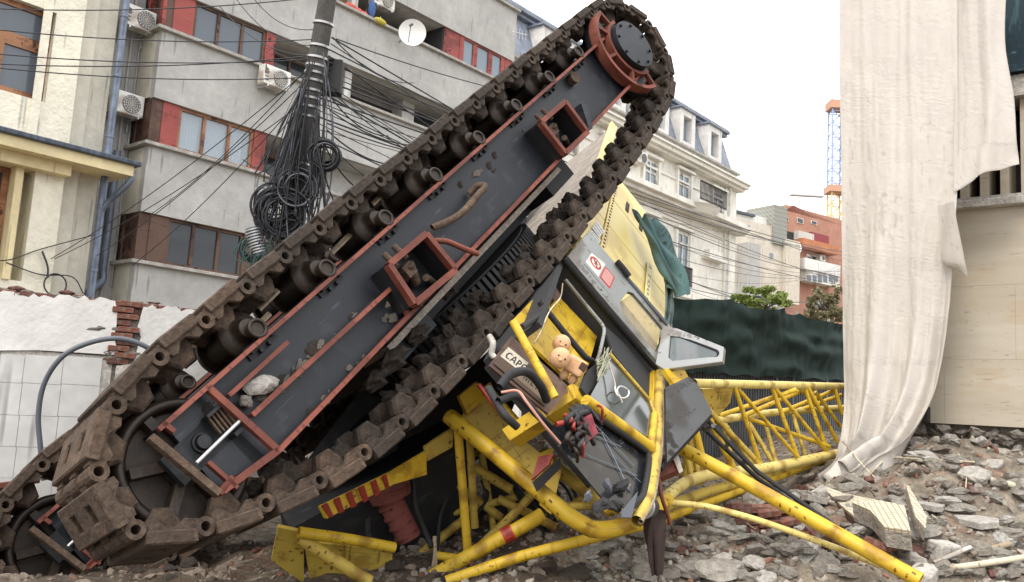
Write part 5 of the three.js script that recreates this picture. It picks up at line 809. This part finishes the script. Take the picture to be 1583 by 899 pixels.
// ------------------------------------------------------------------ building on the right with its torn sheet
const RB = new Frame(W(1530, 656, 11), [0.7632, 0.6461]);
{
  const b = RB.thing('stone_clad_building', 'travertine clad building with concrete fins above a ledge and a broken base', 'building');
  const sL = RB.hit(1312, 500).x, sR = RB.hit(1800, 500).x + 4, y0 = RB.hit(1530, 658).y, y1 = RB.hit(1530, 322).y, yb = RB.hit(1570, 150).y, yt = RB.hit(1570, 118).y;
  mk('wall', bx(sL, sR, y0 - 0.0, y1, -5, -0.05), M.conc, b);
  const rows = [y0, y0 + (y1 - y0) * 0.3, y0 + (y1 - y0) * 0.64, y1];
  for (let r = 0; r < 3; r++) { let s = sL + (r % 2 ? -0.4 : 0); while (s < sR) { const w = 1.22, a = Math.max(s, sL); if (s + w - a > 0.1) mk('stone_panel', bx(a + 0.001, s + w - 0.001, rows[r] + 0.001, rows[r + 1] - 0.001, -0.05, rr(0, 0.003)), M.trav, b); s += w; } }
  mk('ledge', [rbx(sL - 0.05, sR, y1, y1 + 0.1, -0.6, 0.16, 0.015), bx(sL - 0.05, sR, y1 + 0.1, y1 + 0.15, -0.6, 0.08)], M.concPale, b);
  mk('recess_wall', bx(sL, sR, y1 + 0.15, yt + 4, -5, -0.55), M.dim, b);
  for (let s = sL; s < sR; s += 0.235) mk('concrete_fin', bx(s, s + 0.1, y1 + 0.15, yb, -0.5, -0.06), M.trav, b);
  mk('beam', bx(sL, sR, yb, yt, -0.6, 0.06), M.concPale, b);
  mk('foundation', bx(sL, sR, -0.5, y0, -5, -0.18), M.concBrown, b);
  const e = RB.hit(1423, 640);
  mk('wall_box', rbx(e.x - 0.13, e.x + 0.12, e.y - 0.1, e.y + 0.1, 0.0, 0.14, 0.01), M.rubber, b);
  const geos = [1, 2, 3, 4, 5].map((i) => lump(200 + i, 2, 0.6));
  for (let s = RB.hit(1400, 650).x; s < sR - 2; s += 0.16) for (const row of [0.1, 0.3, 0.5]) { const o = mk('broken_masonry', geos[Math.floor(rnd() * 5)], [M.conc, M.concBrown, M.mortar][Math.floor(rnd() * 3)], b); o.position.set(s + rr(-0.06, 0.06), y0 - row + rr(-0.05, 0.03), -0.15 + rr(0, 0.12) + row * 0.25); o.scale.set(rr(0.08, 0.17), rr(0.05, 0.1), rr(0.08, 0.14)); o.rotation.set(rr(-0.3, 0.3), rr(0, 3), rr(-0.3, 0.3)); }
  const net = []; const nt = cloth([[[sL + 0.15, yt + 3.2], [sL + 1.6, yt + 3.2], [sR, yt + 3.2]], [[sL + 0.15, yt + 1], [sL + 1.6, yt + 1], [sR, yt + 1]], [[sL + 0.15, yt + 0.05], [sL + 1.6, yt + 0.02], [sR, yt + 0.06]]].map((r) => r.map(([s, y]) => V3(s, y, 0.2))), 90, 30, (s, t) => 0.05 * Math.sin(s * 70 + t * 6) * t + 0.03 * Math.sin(s * 31 + t * 9)); mk('blue_netting', nt, M.blueNet, b);
}
const K = (px, py, off) => { const q = RB.hit(px, py, off); return RB.world(q.x, q.y, off); };
{
  const b = thing('torn_sheet', 'large dirty white sheet torn and hanging in long folds over the stone building', 'sheet');
  const ys = [-60, 60, 150, 250, 330, 400, 480, 560, 620, 680, 715, 742], le = [1297, 1297, 1297, 1298, 1298, 1298, 1298, 1299, 1300, 1296, 1290, 1262], re = [1480, 1480, 1480, 1480, 1476, 1472, 1466, 1456, 1442, 1408, 1384, 1345], of = [0.75, 0.75, 0.75, 0.75, 0.75, 0.75, 0.75, 0.78, 0.85, 1.0, 1.15, 1.4];
  const main = cloth(ys.map((y, i) => [0, 0.2, 0.4, 0.6, 0.8, 1].map((t) => K(lerp(le[i], re[i], t), y + (i > 9 ? 14 * Math.sin(t * 9) - 12 * t : 0), of[i]))), 150, 160, (s, t) => {
    const low = ss(0.3, 0.9, t), wa = 5 * (vn(s * 0.9, t * 0.45, 5, 4, 231) - 0.5), f1 = Math.sin(s * 16 + wa + 1.5 * t), f2 = Math.sin(s * 37 + 2.3 * t + 2 * wa);
    return (0.012 + 0.105 * low) * (f1 * Math.abs(f1) * 0.6 + f1 * 0.5) + (0.006 + 0.03 * low) * f2 + 0.04 * (vn(s * 0.9, t * 0.9, 26, 9, 233) - 0.5) * (0.2 + low) + 0.012 * (vn(s * 0.9, t * 0.9, 40, 40, 235) - 0.5) + 0.05 * Math.sin(s * 6 + t * 4.5) + 0.015 * Math.sin(t * 40 + s * 17) * ss(0.8, 1, t);
  });
  mk('sheet_body', main, M.cloth, b);
  const fl = cloth([[[1472, -60], [1510, -60], [1558, -60]], [[1474, 60], [1512, 62], [1553, 64]], [[1476, 150], [1520, 150], [1567, 152]], [[1474, 230], [1520, 225], [1571, 222]], [[1474, 297], [1518, 272], [1574, 252]]].map((r) => r.map(([x, y]) => K(x, y, 0.74))), 70, 80, (s, t) => ss(0, 0.15, s) * (0.06 * Math.sin(s * 6 + t * 1.5) + 0.025 * Math.sin(s * 15 + t * 3) + 0.04 * (vn(s * 0.9, t * 0.9, 9, 5, 251) - 0.5)));
  mk('sheet_flap', fl, M.cloth, b);
  const f3 = cloth([[[1440, 318], [1478, 312]], [[1446, 370], [1484, 368]], [[1452, 398], [1488, 410]], [[1460, 402], [1493, 430]]].map((r) => r.map(([x, y], i) => K(x, y, 0.72 + 0.25 * i))), 24, 30, (s, t) => 0.04 * Math.sin(s * 5 + t * 4));
  mk('sheet_flap', f3, M.cloth, b);
  mk('tie_rope', tube([K(1303, 682, 1.15), K(1330, 715, 1.5), K(1352, 738, 1.7)], 0.01, 20, 5), M.straw, b);
}
// ------------------------------------------------------------------ white tiled wall remnant on the left
{
  const fw = new Frame(W(0, 583, 10), [0.857, -0.514]), b = fw.thing('broken_wall', 'white plastered wall remnant with exposed bricks and tiles behind the tracks', 'wall');
  const h = (x, y) => fw.hit(x, y), P2 = (l) => l.map(([x, y]) => { const q = h(x, y); return V3(q.x, q.y, 0.0); });
  const s0 = -4, s1 = h(420, 500).x, top = 2.55;
  mk('wall_core', bx(s0, s1, -0.6, top, -0.3, -0.05), M.mortar, b); mk('tile_grout', bx(s0, h(165, 640).x, -0.6, h(80, 544).y, -0.05, -0.009), M.concPale, b);
  const jag = (x0, x1, y0, y1, n, a) => Array.from({ length: n + 1 }, (_, i) => [lerp(x0, x1, i / n), lerp(y0, y1, i / n) + rr(-a, a)]);
  pl('plaster', P2([[-30, 760], [-30, 541], ...[[-30, 452], ...jag(-10, 178, 452, 463, 24, 4), [182, 480], [180, 505], [176, 520], [183, 545]], [176, 548], [60, 541], [-28, 541.5], [-28, 760]]), 0.03, M.whitePlaster, b);
  pl('plaster', P2([[222, 474], ...jag(228, 318, 472, 482, 12, 4), [420, 510], [420, 760], [205, 760], [203, 620], [207, 560], [218, 520], [213, 505]]), 0.03, M.whitePlaster, b);
  pl('plaster_strip', P2([[165, 760], [172, 640], [180, 565], [205, 562], [200, 640], [192, 760]]), 0.05, M.concPale, b);
  // wall tiles
  const ty = [546, 590, 640, 689, 738, 790], tx = [-60, 2, 40, 100, 160];
  for (let r = 0; r < 5; r++) for (let c = 0; c < 4; c++) { const sl = -9 * (r > 0 ? r * 0.5 : 0); const q = [[tx[c] + sl, ty[r] + tx[c] * 0.03], [tx[c + 1] + sl, ty[r] + tx[c + 1] * 0.03], [tx[c + 1] + sl - 4, ty[r + 1] + tx[c + 1] * 0.03], [tx[c] + sl - 4, ty[r + 1] + tx[c] * 0.03]].map(([x, y]) => { const k = h(x, y); return V3(k.x, k.y, 0); }); const x0 = q[0].x + 0.003, x1 = q[1].x - 0.003, y1 = q[0].y - 0.0025, y0 = q[3].y + 0.0025; mk('wall_tile', bx(x0, x1, y0, y1, -0.04, rr(-0.003, 0.001)), M.tile, b); }
  // exposed bricks: broken top course and the torn out pier
  const bg = [1, 2, 3].map((i) => rbx(-0.12, 0.12, -0.033, 0.033, -0.06, 0.06, 0.008));
  for (let s = s0; s < s1 - 0.2; s += 0.255) for (let c = 0; c < 2; c++) { if (c && rnd() < 0.45) continue; const o = mk('brick', bg[0], rnd() < 0.6 ? M.brick : rnd() < 0.5 ? M.brickDark : M.mortar, b); o.position.set(s + (c ? 0.12 : 0) + rr(-0.02, 0.02), top - 0.01 + c * 0.075 - 0.05, -0.08 + rr(-0.02, 0.03)); o.rotation.set(rr(-0.05, 0.05), rr(-0.12, 0.12), rr(-0.04, 0.04)); }
  const c0 = h(196, 482), c1 = h(196, 565); let k = 0; for (let y = c0.y + 0.1; y > c1.y; y -= 0.078, k++) for (const dx of [k % 2 ? -0.035 : 0.03]) { const o = mk('brick', bg[0], rnd() < 0.7 ? M.brick : M.brickDark, b); o.position.set(c0.x + dx + rr(-0.02, 0.02), y, -0.03 + rr(-0.025, 0.02)); o.rotation.y = rr(-0.1, 0.1); }
  for (const [x, y] of [[150, 508], [165, 545], [178, 555], [205, 545], [190, 508]]) { const q = h(x, y), o = mk('broken_mortar', lump(x, 2, 0.7), M.mortar, b); o.position.set(q.x, q.y, 0); o.scale.set(rr(0.1, 0.2), 0.04, 0.03); }
  for (let i = 0; i < 40; i++) { const q = h(rr(-20, 320), 0), o = mk('broken_mortar', lump(300 + i % 5, 1, 0.7), i % 3 ? M.mortar : M.brickDark, b); o.position.set(q.x, top + rr(-0.06, 0.08), -0.12 + rr(-0.1, 0.06)); o.scale.set(rr(0.05, 0.12), rr(0.02, 0.05), rr(0.04, 0.08)); }
  tag(mk('black_hose', tube([[68, 742, 9.3], [63, 690, 9.3], [60, 640, 9.3], [70, 590, 9.3], [98, 550, 9.3], [140, 529, 9.4], [185, 523, 9.5], [225, 535, 9.6], [245, 556, 9.7], [262, 600, 9.7]].map((a) => W(...a)), 0.028, 80, 8), M.cableGrey), 'thick dark hose arching in front of the white tiled wall', 'hose');
  tag(mk('steel_channel', [bar(W(-60, 757, 8.9), W(62, 742, 9.2), 0.1, 0.05), bar(W(-60, 768, 8.95), W(50, 752, 9.25), 0.03, 0.14)], M.redEdge), 'rusty red steel channel beneath the gravel heap at the wall', 'steel channel');
}
// ------------------------------------------------------------------ utility pole with its tangle of cables
{
  const a = W(513, -40, 15), c = W(418, 520, 15), dir = a.clone().sub(c), base = c.clone().addScaledVector(dir, -(c.y + 0.3) / dir.y);
  const b = thing('utility_pole', 'leaning dark concrete utility pole loaded with cables beside the grey block', 'utility pole');
  mk('shaft', cyl(base, a.clone().addScaledVector(dir, 0.15), 0.21, 0.14, 18), M.pole, b);
  const at = (py, off = 0) => { const t = (520 - py) / 560; return c.clone().addScaledVector(dir, t); };
  for (const y of [37, 72, 90, 102, 113, 125, 140, 152, 165, 180, 252]) mk('strap', cyl(at(y - 1.6), at(y + 1.6), 0.178, 0.178, 18), M.band, b);
  mk('label_plate', plate([W(460, 262, 14.78), W(472, 264, 14.78), W(470, 275, 14.78), W(458, 272, 14.78)], 0.01), M.whiteFrame, b);
  mk('junction_box', rbx(-0.25, 0.25, -0.3, 0.3, -0.12, 0.12, 0.02).translate(...W(507, 120, 15.2).toArray()), M.rubber, b);
  // coils
  const coil = (px, py, r, n, label, tilt) => { const o = thing('cable_coil', label, 'cable coil', 'cable coils on the utility pole'); o.position.copy(W(px, py, 14.7)); o.lookAt(camera.position); for (let i = 0; i < n; i++) { const m = mk('cable_turn', new THREE.TorusGeometry(r * rr(0.55, 1.08), rr(0.01, 0.017), 6, 44), i % 4 ? M.cable : M.cableGrey, o); m.position.set(rr(-0.07, 0.07) * r, rr(-0.09, 0.09) * r, rr(-0.12, 0.12)); m.rotation.set(rr(-0.25, 0.25) + tilt, rr(-0.3, 0.3), 0); m.scale.y = rr(0.85, 1.1); } };
  coil(459, 290, 0.33, 22, 'thick black cable coil strapped across the utility pole shaft', 0); coil(437, 332, 0.44, 24, 'widest black cable coil, hanging low on the utility pole', 0.1); coil(502, 240, 0.27, 12, 'thin black cable coil sticking out from the right side of the utility pole', 0.1); coil(390, 385, 0.2, 12, 'small loose cable coil below the grey splice closure', 0.3); coil(424, 318, 0.36, 16, 'black cable coil bunched between two others on the utility pole', 0.2);
  // splice closure
  const s = thing('splice_closure', 'grey ribbed cable splice closure hanging in the cables', 'splice closure'); const p0 = W(389, 352, 14.5), p1 = W(402, 395, 14.5);
  mk('body', cyl(p0, p1, 0.1, 0.11, 18), M.cableGrey, s); for (let i = 0; i < 9; i++) mk('rib', cyl(p0.clone().lerp(p1, 0.06 + i * 0.1), p0.clone().lerp(p1, 0.1 + i * 0.1), 0.125, 0.125, 18), M.band, s);
  // hanging strands
  const g = thing('cable_tangle', 'tangle of black cables hanging down along the leaning utility pole', 'cables');
  for (let i = 0; i < 115; i++) { const y0 = rr(80, 250), sd = rnd() < 0.68 ? -1 : 1, x0 = 508 - 0.172 * y0 + sd * rr(4, 18), y1 = rr(250, 390), x1 = sd < 0 ? rr(392, 470) : rr(455, 505), bow = sd * rr(0, 12), z = rr(14.5, 14.95); mk('strand', tube([W(x0, y0, z), W(lerp(x0, x1, 0.35) + bow, lerp(y0, y1, 0.4), z), W(lerp(x0, x1, 0.75) + bow * 0.8, lerp(y0, y1, 0.8), z), W(x1, y1, z), W(x1 + rr(-22, 22), y1 + rr(-20, 14), z + 0.05)], rr(0.006, 0.014), 26, 5), i % 5 ? M.cable : M.cableGrey, g); }
  for (let i = 0; i < 16; i++) { const x = rr(372, 430), y = rr(360, 400); mk('strand', tube([W(x, y, 14.4), W(x - rr(4, 14), y + 18, 14.4), W(x + rr(-4, 8), y + rr(26, 44), 14.4), W(x + rr(8, 26), y + rr(8, 24), 14.4)], 0.009, 20, 5), i % 3 ? S(0.03, 0.09, 0.08) : M.cable, g); }
  // wires leaving the pole
  const wire = (a1, b1, sag, r, label, group) => { const p = W(...a1), q = W(...b1), m = p.clone().lerp(q, 0.5); m.y -= sag; const pts = []; for (let i = 0; i <= 10; i++) { const t = i / 10; const k = p.clone().lerp(q, t); k.y -= sag * 4 * t * (1 - t); pts.push(k); } tag(mk('overhead_wire', tube(pts, r, 40, 5), M.cable), label, 'wire', group); };
  const rightL = 'thin black overhead wire fanning out to the right from the utility pole', leftL = 'thin black overhead wire running level from the utility pole past the cream house', dropL = 'black drop wire slanting from the utility pole down to the cream house';
  for (let i = 0; i < 17; i++) { const y = 58 + i * 9.4, x = 515 - 0.172 * y + 8; wire([x, y, 15], [1330 + rr(-20, 30), 415 + rr(-30, 60), 62], rr(0.3, 2.6), rr(0.007, 0.017), rightL, 'wires to the right of the pole'); }
  for (const [x0, y0, x1, y1, z1] of [[515, 58, 640, 128, 18], [512, 150, 600, 210, 16], [510, 170, 660, 225, 17], [505, 200, 610, 255, 16], [500, 220, 580, 300, 15.6], [505, 190, 700, 245, 18], [500, 160, 720, 235, 18], [498, 250, 535, 330, 15], [520, 60, 900, 160, 26], [508, 130, 720, 260, 18], [512, 140, 690, 262, 17], [500, 210, 640, 300, 16]]) wire([x0, y0, 14.9], [x1, y1, z1], rr(0.05, 0.3), rr(0.008, 0.015), rightL, 'wires to the right of the pole');
  for (const [y0, y1] of [[42, 60], [80, 90], [97, 84], [101, 118], [12, -6]]) wire([-40, y0, 12.5], [500, y1, 15], 0.12, 0.009, leftL, 'wires to the left of the pole');
  for (const [x0, y0, z0, y1] of [[70, 405, 20, 105], [150, 395, 20, 118], [80, 402, 20, 150], [235, 330, 21, 100], [205, 410, 21, 135]]) wire([x0, y0, z0], [480, y1, 15], 0.2, 0.009, dropL, 'drop wires to the cream house');
  for (const [x0, y0, x1, y1] of [[380, -20, 488, 45], [360, -10, 480, 70], [340, 10, 485, 85]]) wire([x0, y0, 15.5], [x1, y1, 15], 0.25, 0.008, 'thin black wire coming down from above to the top of the utility pole', 'wires above the pole');
}
// ------------------------------------------------------------------ rubble
{
  const mosaic = tex(512, 0.9, (u, v) => { const c = 18, x = u * c % 1, y = v * c % 1, e = Math.min(x, y, 1 - x, 1 - y), t = vn(Math.floor(u * c) / c, Math.floor(v * c) / c, 64, 64, 3); const g = 0.8 + 0.12 * t + 0.1 * (fb(u, v, 8, 4) - 0.5); return e < 0.09 ? [0.6, 0.56, 0.5] : [g, g * 0.965, g * 0.88]; });
  const mm = S(0.78, 0.75, 0.69, { map: mosaic, roughness: 0.7 });
  const slab = (name, pts, th, label, und) => { const w = pts.map((p) => { const q = onGround(p[0], p[1]); return q.addScaledVector(camera.position.clone().sub(q).normalize(), 0.72); }), t = thing(name, label, 'slab', 'fallen mosaic slabs'); const g = plate(w, 0.03), n = V3(); for (let i = 0; i < w.length; i++) n.add(w[i].clone().sub(w[0]).cross(w[(i + 1) % w.length].clone().sub(w[0]))); n.normalize(); if (n.y < 0) n.negate(); mk('mosaic_face', g, mm, t); mk('slab_body', plate(w.map((p) => p.clone().addScaledVector(n, -0.017 - th / 2)), th), und, t); return t; };
  slab('mosaic_slab', [[1268, 750, 10.2], [1302, 744, 10.4], [1394, 761, 10.2], [1398, 789, 9.6], [1362, 783, 9.6], [1318, 776, 9.7], [1296, 757, 10]], 0.14, 'fallen slab faced with small cream mosaic tiles, upper of two by the sheet', M.brickDark);
  slab('mosaic_slab', [[1317, 778, 9.6], [1362, 785, 9.5], [1399, 791, 9.5], [1408, 829, 8.9], [1368, 824, 8.9], [1346, 800, 9.2]], 0.16, 'fallen slab faced with small cream mosaic tiles, lower one lying over broken bricks', M.conc);
  slab('mosaic_slab', [[1400, 752, 10], [1404, 752, 10.1], [1432, 800, 9.5], [1430, 818, 9.2], [1414, 800, 9.4]], 0.1, 'narrow mosaic slab tipped up on its edge beside the larger slabs', M.concBrown);
  const G = Array.from({ length: 10 }, (_, i) => lump(400 + i, 2, 0.3, 0.7)), BG = rbx(-0.12, 0.12, -0.033, 0.033, -0.06, 0.06, 0.008);
  const put = (name, geo, mat, px, py, s, label, cat, group, sink = 0.25) => { const p = onGround(px, py); if (!p) return null; const o = mk(name, geo, mat); o.position.copy(p); o.position.y += s * (0.5 - sink); o.scale.set(s * rr(0.8, 1.3), s * rr(0.6, 0.95), s * rr(0.8, 1.2)); o.rotation.set(rr(-0.35, 0.35), rr(0, 6.28), rr(-0.35, 0.35)); return tag(o, label, cat, group); };
  // pieces one can name
  put('boulder', G[0], M.concPale, 1426, 712, 0.2, 'large pale concrete lump beside the foot of the torn sheet', 'rubble');
  put('boulder', G[3], M.conc, 1227, 855, 0.17, 'big rounded grey brown concrete lump under the yellow tubes', 'rubble');
  put('boulder', G[5], M.conc, 1082, 800, 0.24, 'broad flat grey concrete lump beside the dangling rag', 'rubble');
  put('boulder', G[6], M.conc, 1175, 778, 0.2, 'grey concrete lump under the bent boom chords', 'rubble');
  put('boulder', G[2], M.concPale, 1100, 838, 0.13, 'pale angular concrete piece on the bare soil under the thin tube', 'rubble');
  { const p = onGround(1457, 855), t = mk('concrete_block', rbx(-0.14, 0.14, -0.08, 0.11, -0.1, 0.1, 0.03), M.concPale); t.position.copy(p); t.rotation.set(0.2, 0.4, -0.12); tag(t, 'pale squared concrete block beside the mosaic slabs', 'rubble'); }
  { const p = onGround(1430, 893), t = mk('concrete_block', rbx(-0.16, 0.14, -0.06, 0.1, -0.12, 0.1, 0.03), M.concPale); t.position.copy(p); t.rotation.set(0.1, 0.9, 0.15); tag(t, 'pale concrete wedge at the end of the thick yellow tube', 'rubble'); }
  { const p = onGround(1180, 815), t = thing('brick_masonry', 'broken lump of red brick masonry under the yellow tubes', 'masonry'); t.position.copy(p); for (let i = 0; i < 26; i++) { const o = mk('brick', BG, i % 3 ? M.brick : M.brickDark, t); o.position.set((i % 3 - 1) * 0.22 + rr(-0.04, 0.04), Math.floor(i / 9) * 0.085 + rr(-0.02, 0.03), (Math.floor(i / 3) % 3 - 1) * 0.13); o.rotation.set(rr(-0.2, 0.2), rr(-0.4, 0.4), rr(-0.2, 0.2)); } mk('mortar_mass', lump(91, 2, 0.5).scale(0.36, 0.14, 0.24), M.mortar, t); }
  { const p = onGround(1345, 850), t = thing('brick_masonry', 'spill of red bricks below the lower mosaic slab', 'masonry'); t.position.copy(p); for (let i = 0; i < 22; i++) { const o = mk('brick', BG, [M.brick, M.brickDusty, M.brickDark][i % 3], t); o.position.set(rr(-0.5, 0.4), rr(-0.04, 0.1), rr(-0.35, 0.2)); o.rotation.set(rr(-0.7, 0.7), rr(0, 6.28), rr(-0.7, 0.7)); } }
  const rod = (name, pts, r, mat, label, cat) => tag(mk(name, tube(pts.map(([x, y, u]) => { const p = onGround(x, y); p.y += u; return p; }), r, 30, 6), mat), label, cat);
  rod('white_rod', [[1340, 741, 0.03], [1372, 722, 0.1], [1420, 720, 0.08], [1507, 728, 0.1]], 0.014, M.straw, 'thin pale rod lying across the rubble from the sheet', 'rod');
  rod('steel_strip', [[1442, 878, 0.05], [1500, 862, 0.1]], 0.02, M.whiteFrame, 'short pale metal strip propped on the rubble', 'strip');
  rod('timber_batten', [[1462, 893, 0.08], [1540, 885, 0.1], [1583, 878, 0.1]], 0.03, M.straw, 'long pale timber batten lying along the rubble', 'batten');
  rod('timber_batten', [[1500, 862, 0.03], [1560, 850, 0.06]], 0.03, M.wood, 'brown timber batten half buried in the rubble', 'batten');
  rod('timber_batten', [[1530, 750, 0.06], [1583, 766, 0.08]], 0.035, M.straw, 'pale timber batten lying near the stone building', 'batten');
  // bigger flat pieces of broken slab
  { const sl = Array.from({ length: 5 }, (_, i) => { const n = 6, p = []; for (let k = 0; k < n; k++) { const a = k / n * 6.283 + rr(-0.3, 0.3), r = rr(0.6, 1); p.push(V3(Math.cos(a) * r, 0, Math.sin(a) * r * 0.75)); } return plate(p, 0.3, [], 0.04); });
    for (let i = 0; i < 30; i++) { const px = rr(1010, 1583), py = lerp(Math.max(690, 850 - (px - 930) * 0.3), 890, rnd()), p = onGround(px, py); if (!p) continue; const o = mk('concrete_fragment', sl[i % 5], [M.conc, M.concPale, M.concBrown][i % 3]); o.position.copy(p); o.position.y += 0.03; const s = rr(0.1, 0.24); o.scale.set(s, s * 0.8, s); o.rotation.set(rr(-0.5, 0.5), rr(0, 6.28), rr(-0.5, 0.5)); tag(o, 'flat broken concrete fragment tilted in the rubble', 'rubble', 'flat concrete fragments'); } }
  for (let i = 0; i < 9; i++) { const px = rr(1080, 1570), py = lerp(740, 885, rnd()), p = onGround(px, py), a = rr(0, 6.28), l = rr(0.2, 0.5); tag(mk('bent_wire', tube([p.clone(), p.clone().add(V3(Math.cos(a) * l * 0.4, rr(0.05, 0.14), Math.sin(a) * l * 0.4)), p.clone().add(V3(Math.cos(a + 0.3) * l, rr(0.0, 0.12), Math.sin(a + 0.3) * l))], 0.006, 16, 5), i % 2 ? M.straw : M.shoeRust), 'thin bent wire sticking out of the rubble', 'wire', 'bent wires in the rubble'); }
  // many chunks
  const greys = [M.conc, M.conc, M.concBrown, M.concPale, M.mortar];
  for (let i = 0; i < 210; i++) { const px = rr(905, 1600), py = lerp(Math.max(668, 842 - (px - 905) * 0.42), 897, Math.pow(rnd(), 0.8)); put('concrete_chunk', G[i % 10], greys[i % 5], px, py, rr(0.05, 0.16) * (i % 9 === 0 ? 1.45 : 1), 'grey broken concrete chunk lying loose in the rubble', 'rubble', 'loose concrete chunks'); }
  for (let i = 0; i < 64; i++) { const px = rr(930, 1560), py = lerp(Math.max(690, 850 - (px - 930) * 0.36), 897, rnd()); const p = onGround(px, py); if (!p) continue; const o = mk('brick_fragment', i % 2 ? BG : G[i % 10], [M.brick, M.brickDusty, M.brickDusty, M.brickDark][i % 4]); o.position.copy(p); o.position.y += 0.01; o.rotation.set(rr(-0.6, 0.6), rr(0, 6.28), rr(-0.6, 0.6)); if (i % 2) o.scale.set(rr(0.4, 1), rr(0.8, 1.2), rr(0.7, 1.1)); else o.scale.setScalar(rr(0.03, 0.07)); tag(o, 'red brick fragment lying loose in the rubble', 'brick', 'loose brick fragments'); }
  for (let i = 0; i < 26; i++) { const px = rr(180, 900), py = rr(868, 898); put('soil_clod', G[i % 10], M.mud, px, py, rr(0.05, 0.14), 'dark soil clod on the ground under the toppled crane', 'soil', 'soil clods under the crane'); }
  const rng = (n, geo, mats, name, s0, s1, gen) => { const m = shade(new THREE.InstancedMesh(geo, mats, n)), o = new THREE.Object3D(), c = new THREE.Color(); m.name = numbered(name); let k = 0; while (k < n) { const [x, z] = gen(); o.position.set(x, gy(x, z) + 0.004, z); const s = s0 + (s1 - s0) * Math.pow(rnd(), 3); o.scale.set(s * rr(0.7, 1.4), s * rr(0.5, 0.9), s * rr(0.7, 1.4)); o.rotation.set(rr(0, 6), rr(0, 6), rr(0, 6)); o.updateMatrix(); m.setMatrixAt(k, o.matrix); const t = rnd(); c.setRGB(...(t < 0.09 ? [0.75, 0.42, 0.32] : t < 0.2 ? [1.2, 1.18, 1.12] : ((k) => [k, k * 0.965, k * 0.91])(0.7 + 0.4 * rnd()))); m.setColorAt(k, c); k++; } scene.add(m); return tag(m, name === 'gravel_heap' ? 'heap of grey gravel against the white tiled wall' : 'small grey and reddish rubble covering the ground', 'gravel', null, 'stuff'); };
  const g1 = lump(501, 1, 0.3), g2 = lump(502, 1, 0.3);
  const site = () => { const d = 6.5 + 9.5 * Math.pow(rnd(), 0.8); return [rr(-0.1, 0.75) * d + rr(-0.4, 0.4), -d]; };
  rng(9000, g1, S(0.42, 0.4, 0.375, { map: TX.grain }), 'rubble_gravel', 0.012, 0.075, site);
  rng(2600, g2, S(0.24, 0.2, 0.17, { map: TX.grain }), 'rubble_gravel', 0.012, 0.07, () => { const d = 6.5 + 4 * rnd(); return [rr(-0.6, 0.05) * d, -d]; });
  rng(1800, g1, S(0.4, 0.39, 0.35, { map: TX.grain }), 'gravel_heap', 0.012, 0.04, () => [-5.9 + (rnd() + rnd() - 1) * 1.3, -9.3 + (rnd() + rnd() - 1) * 0.8]);
}
renderer.render(scene, camera);
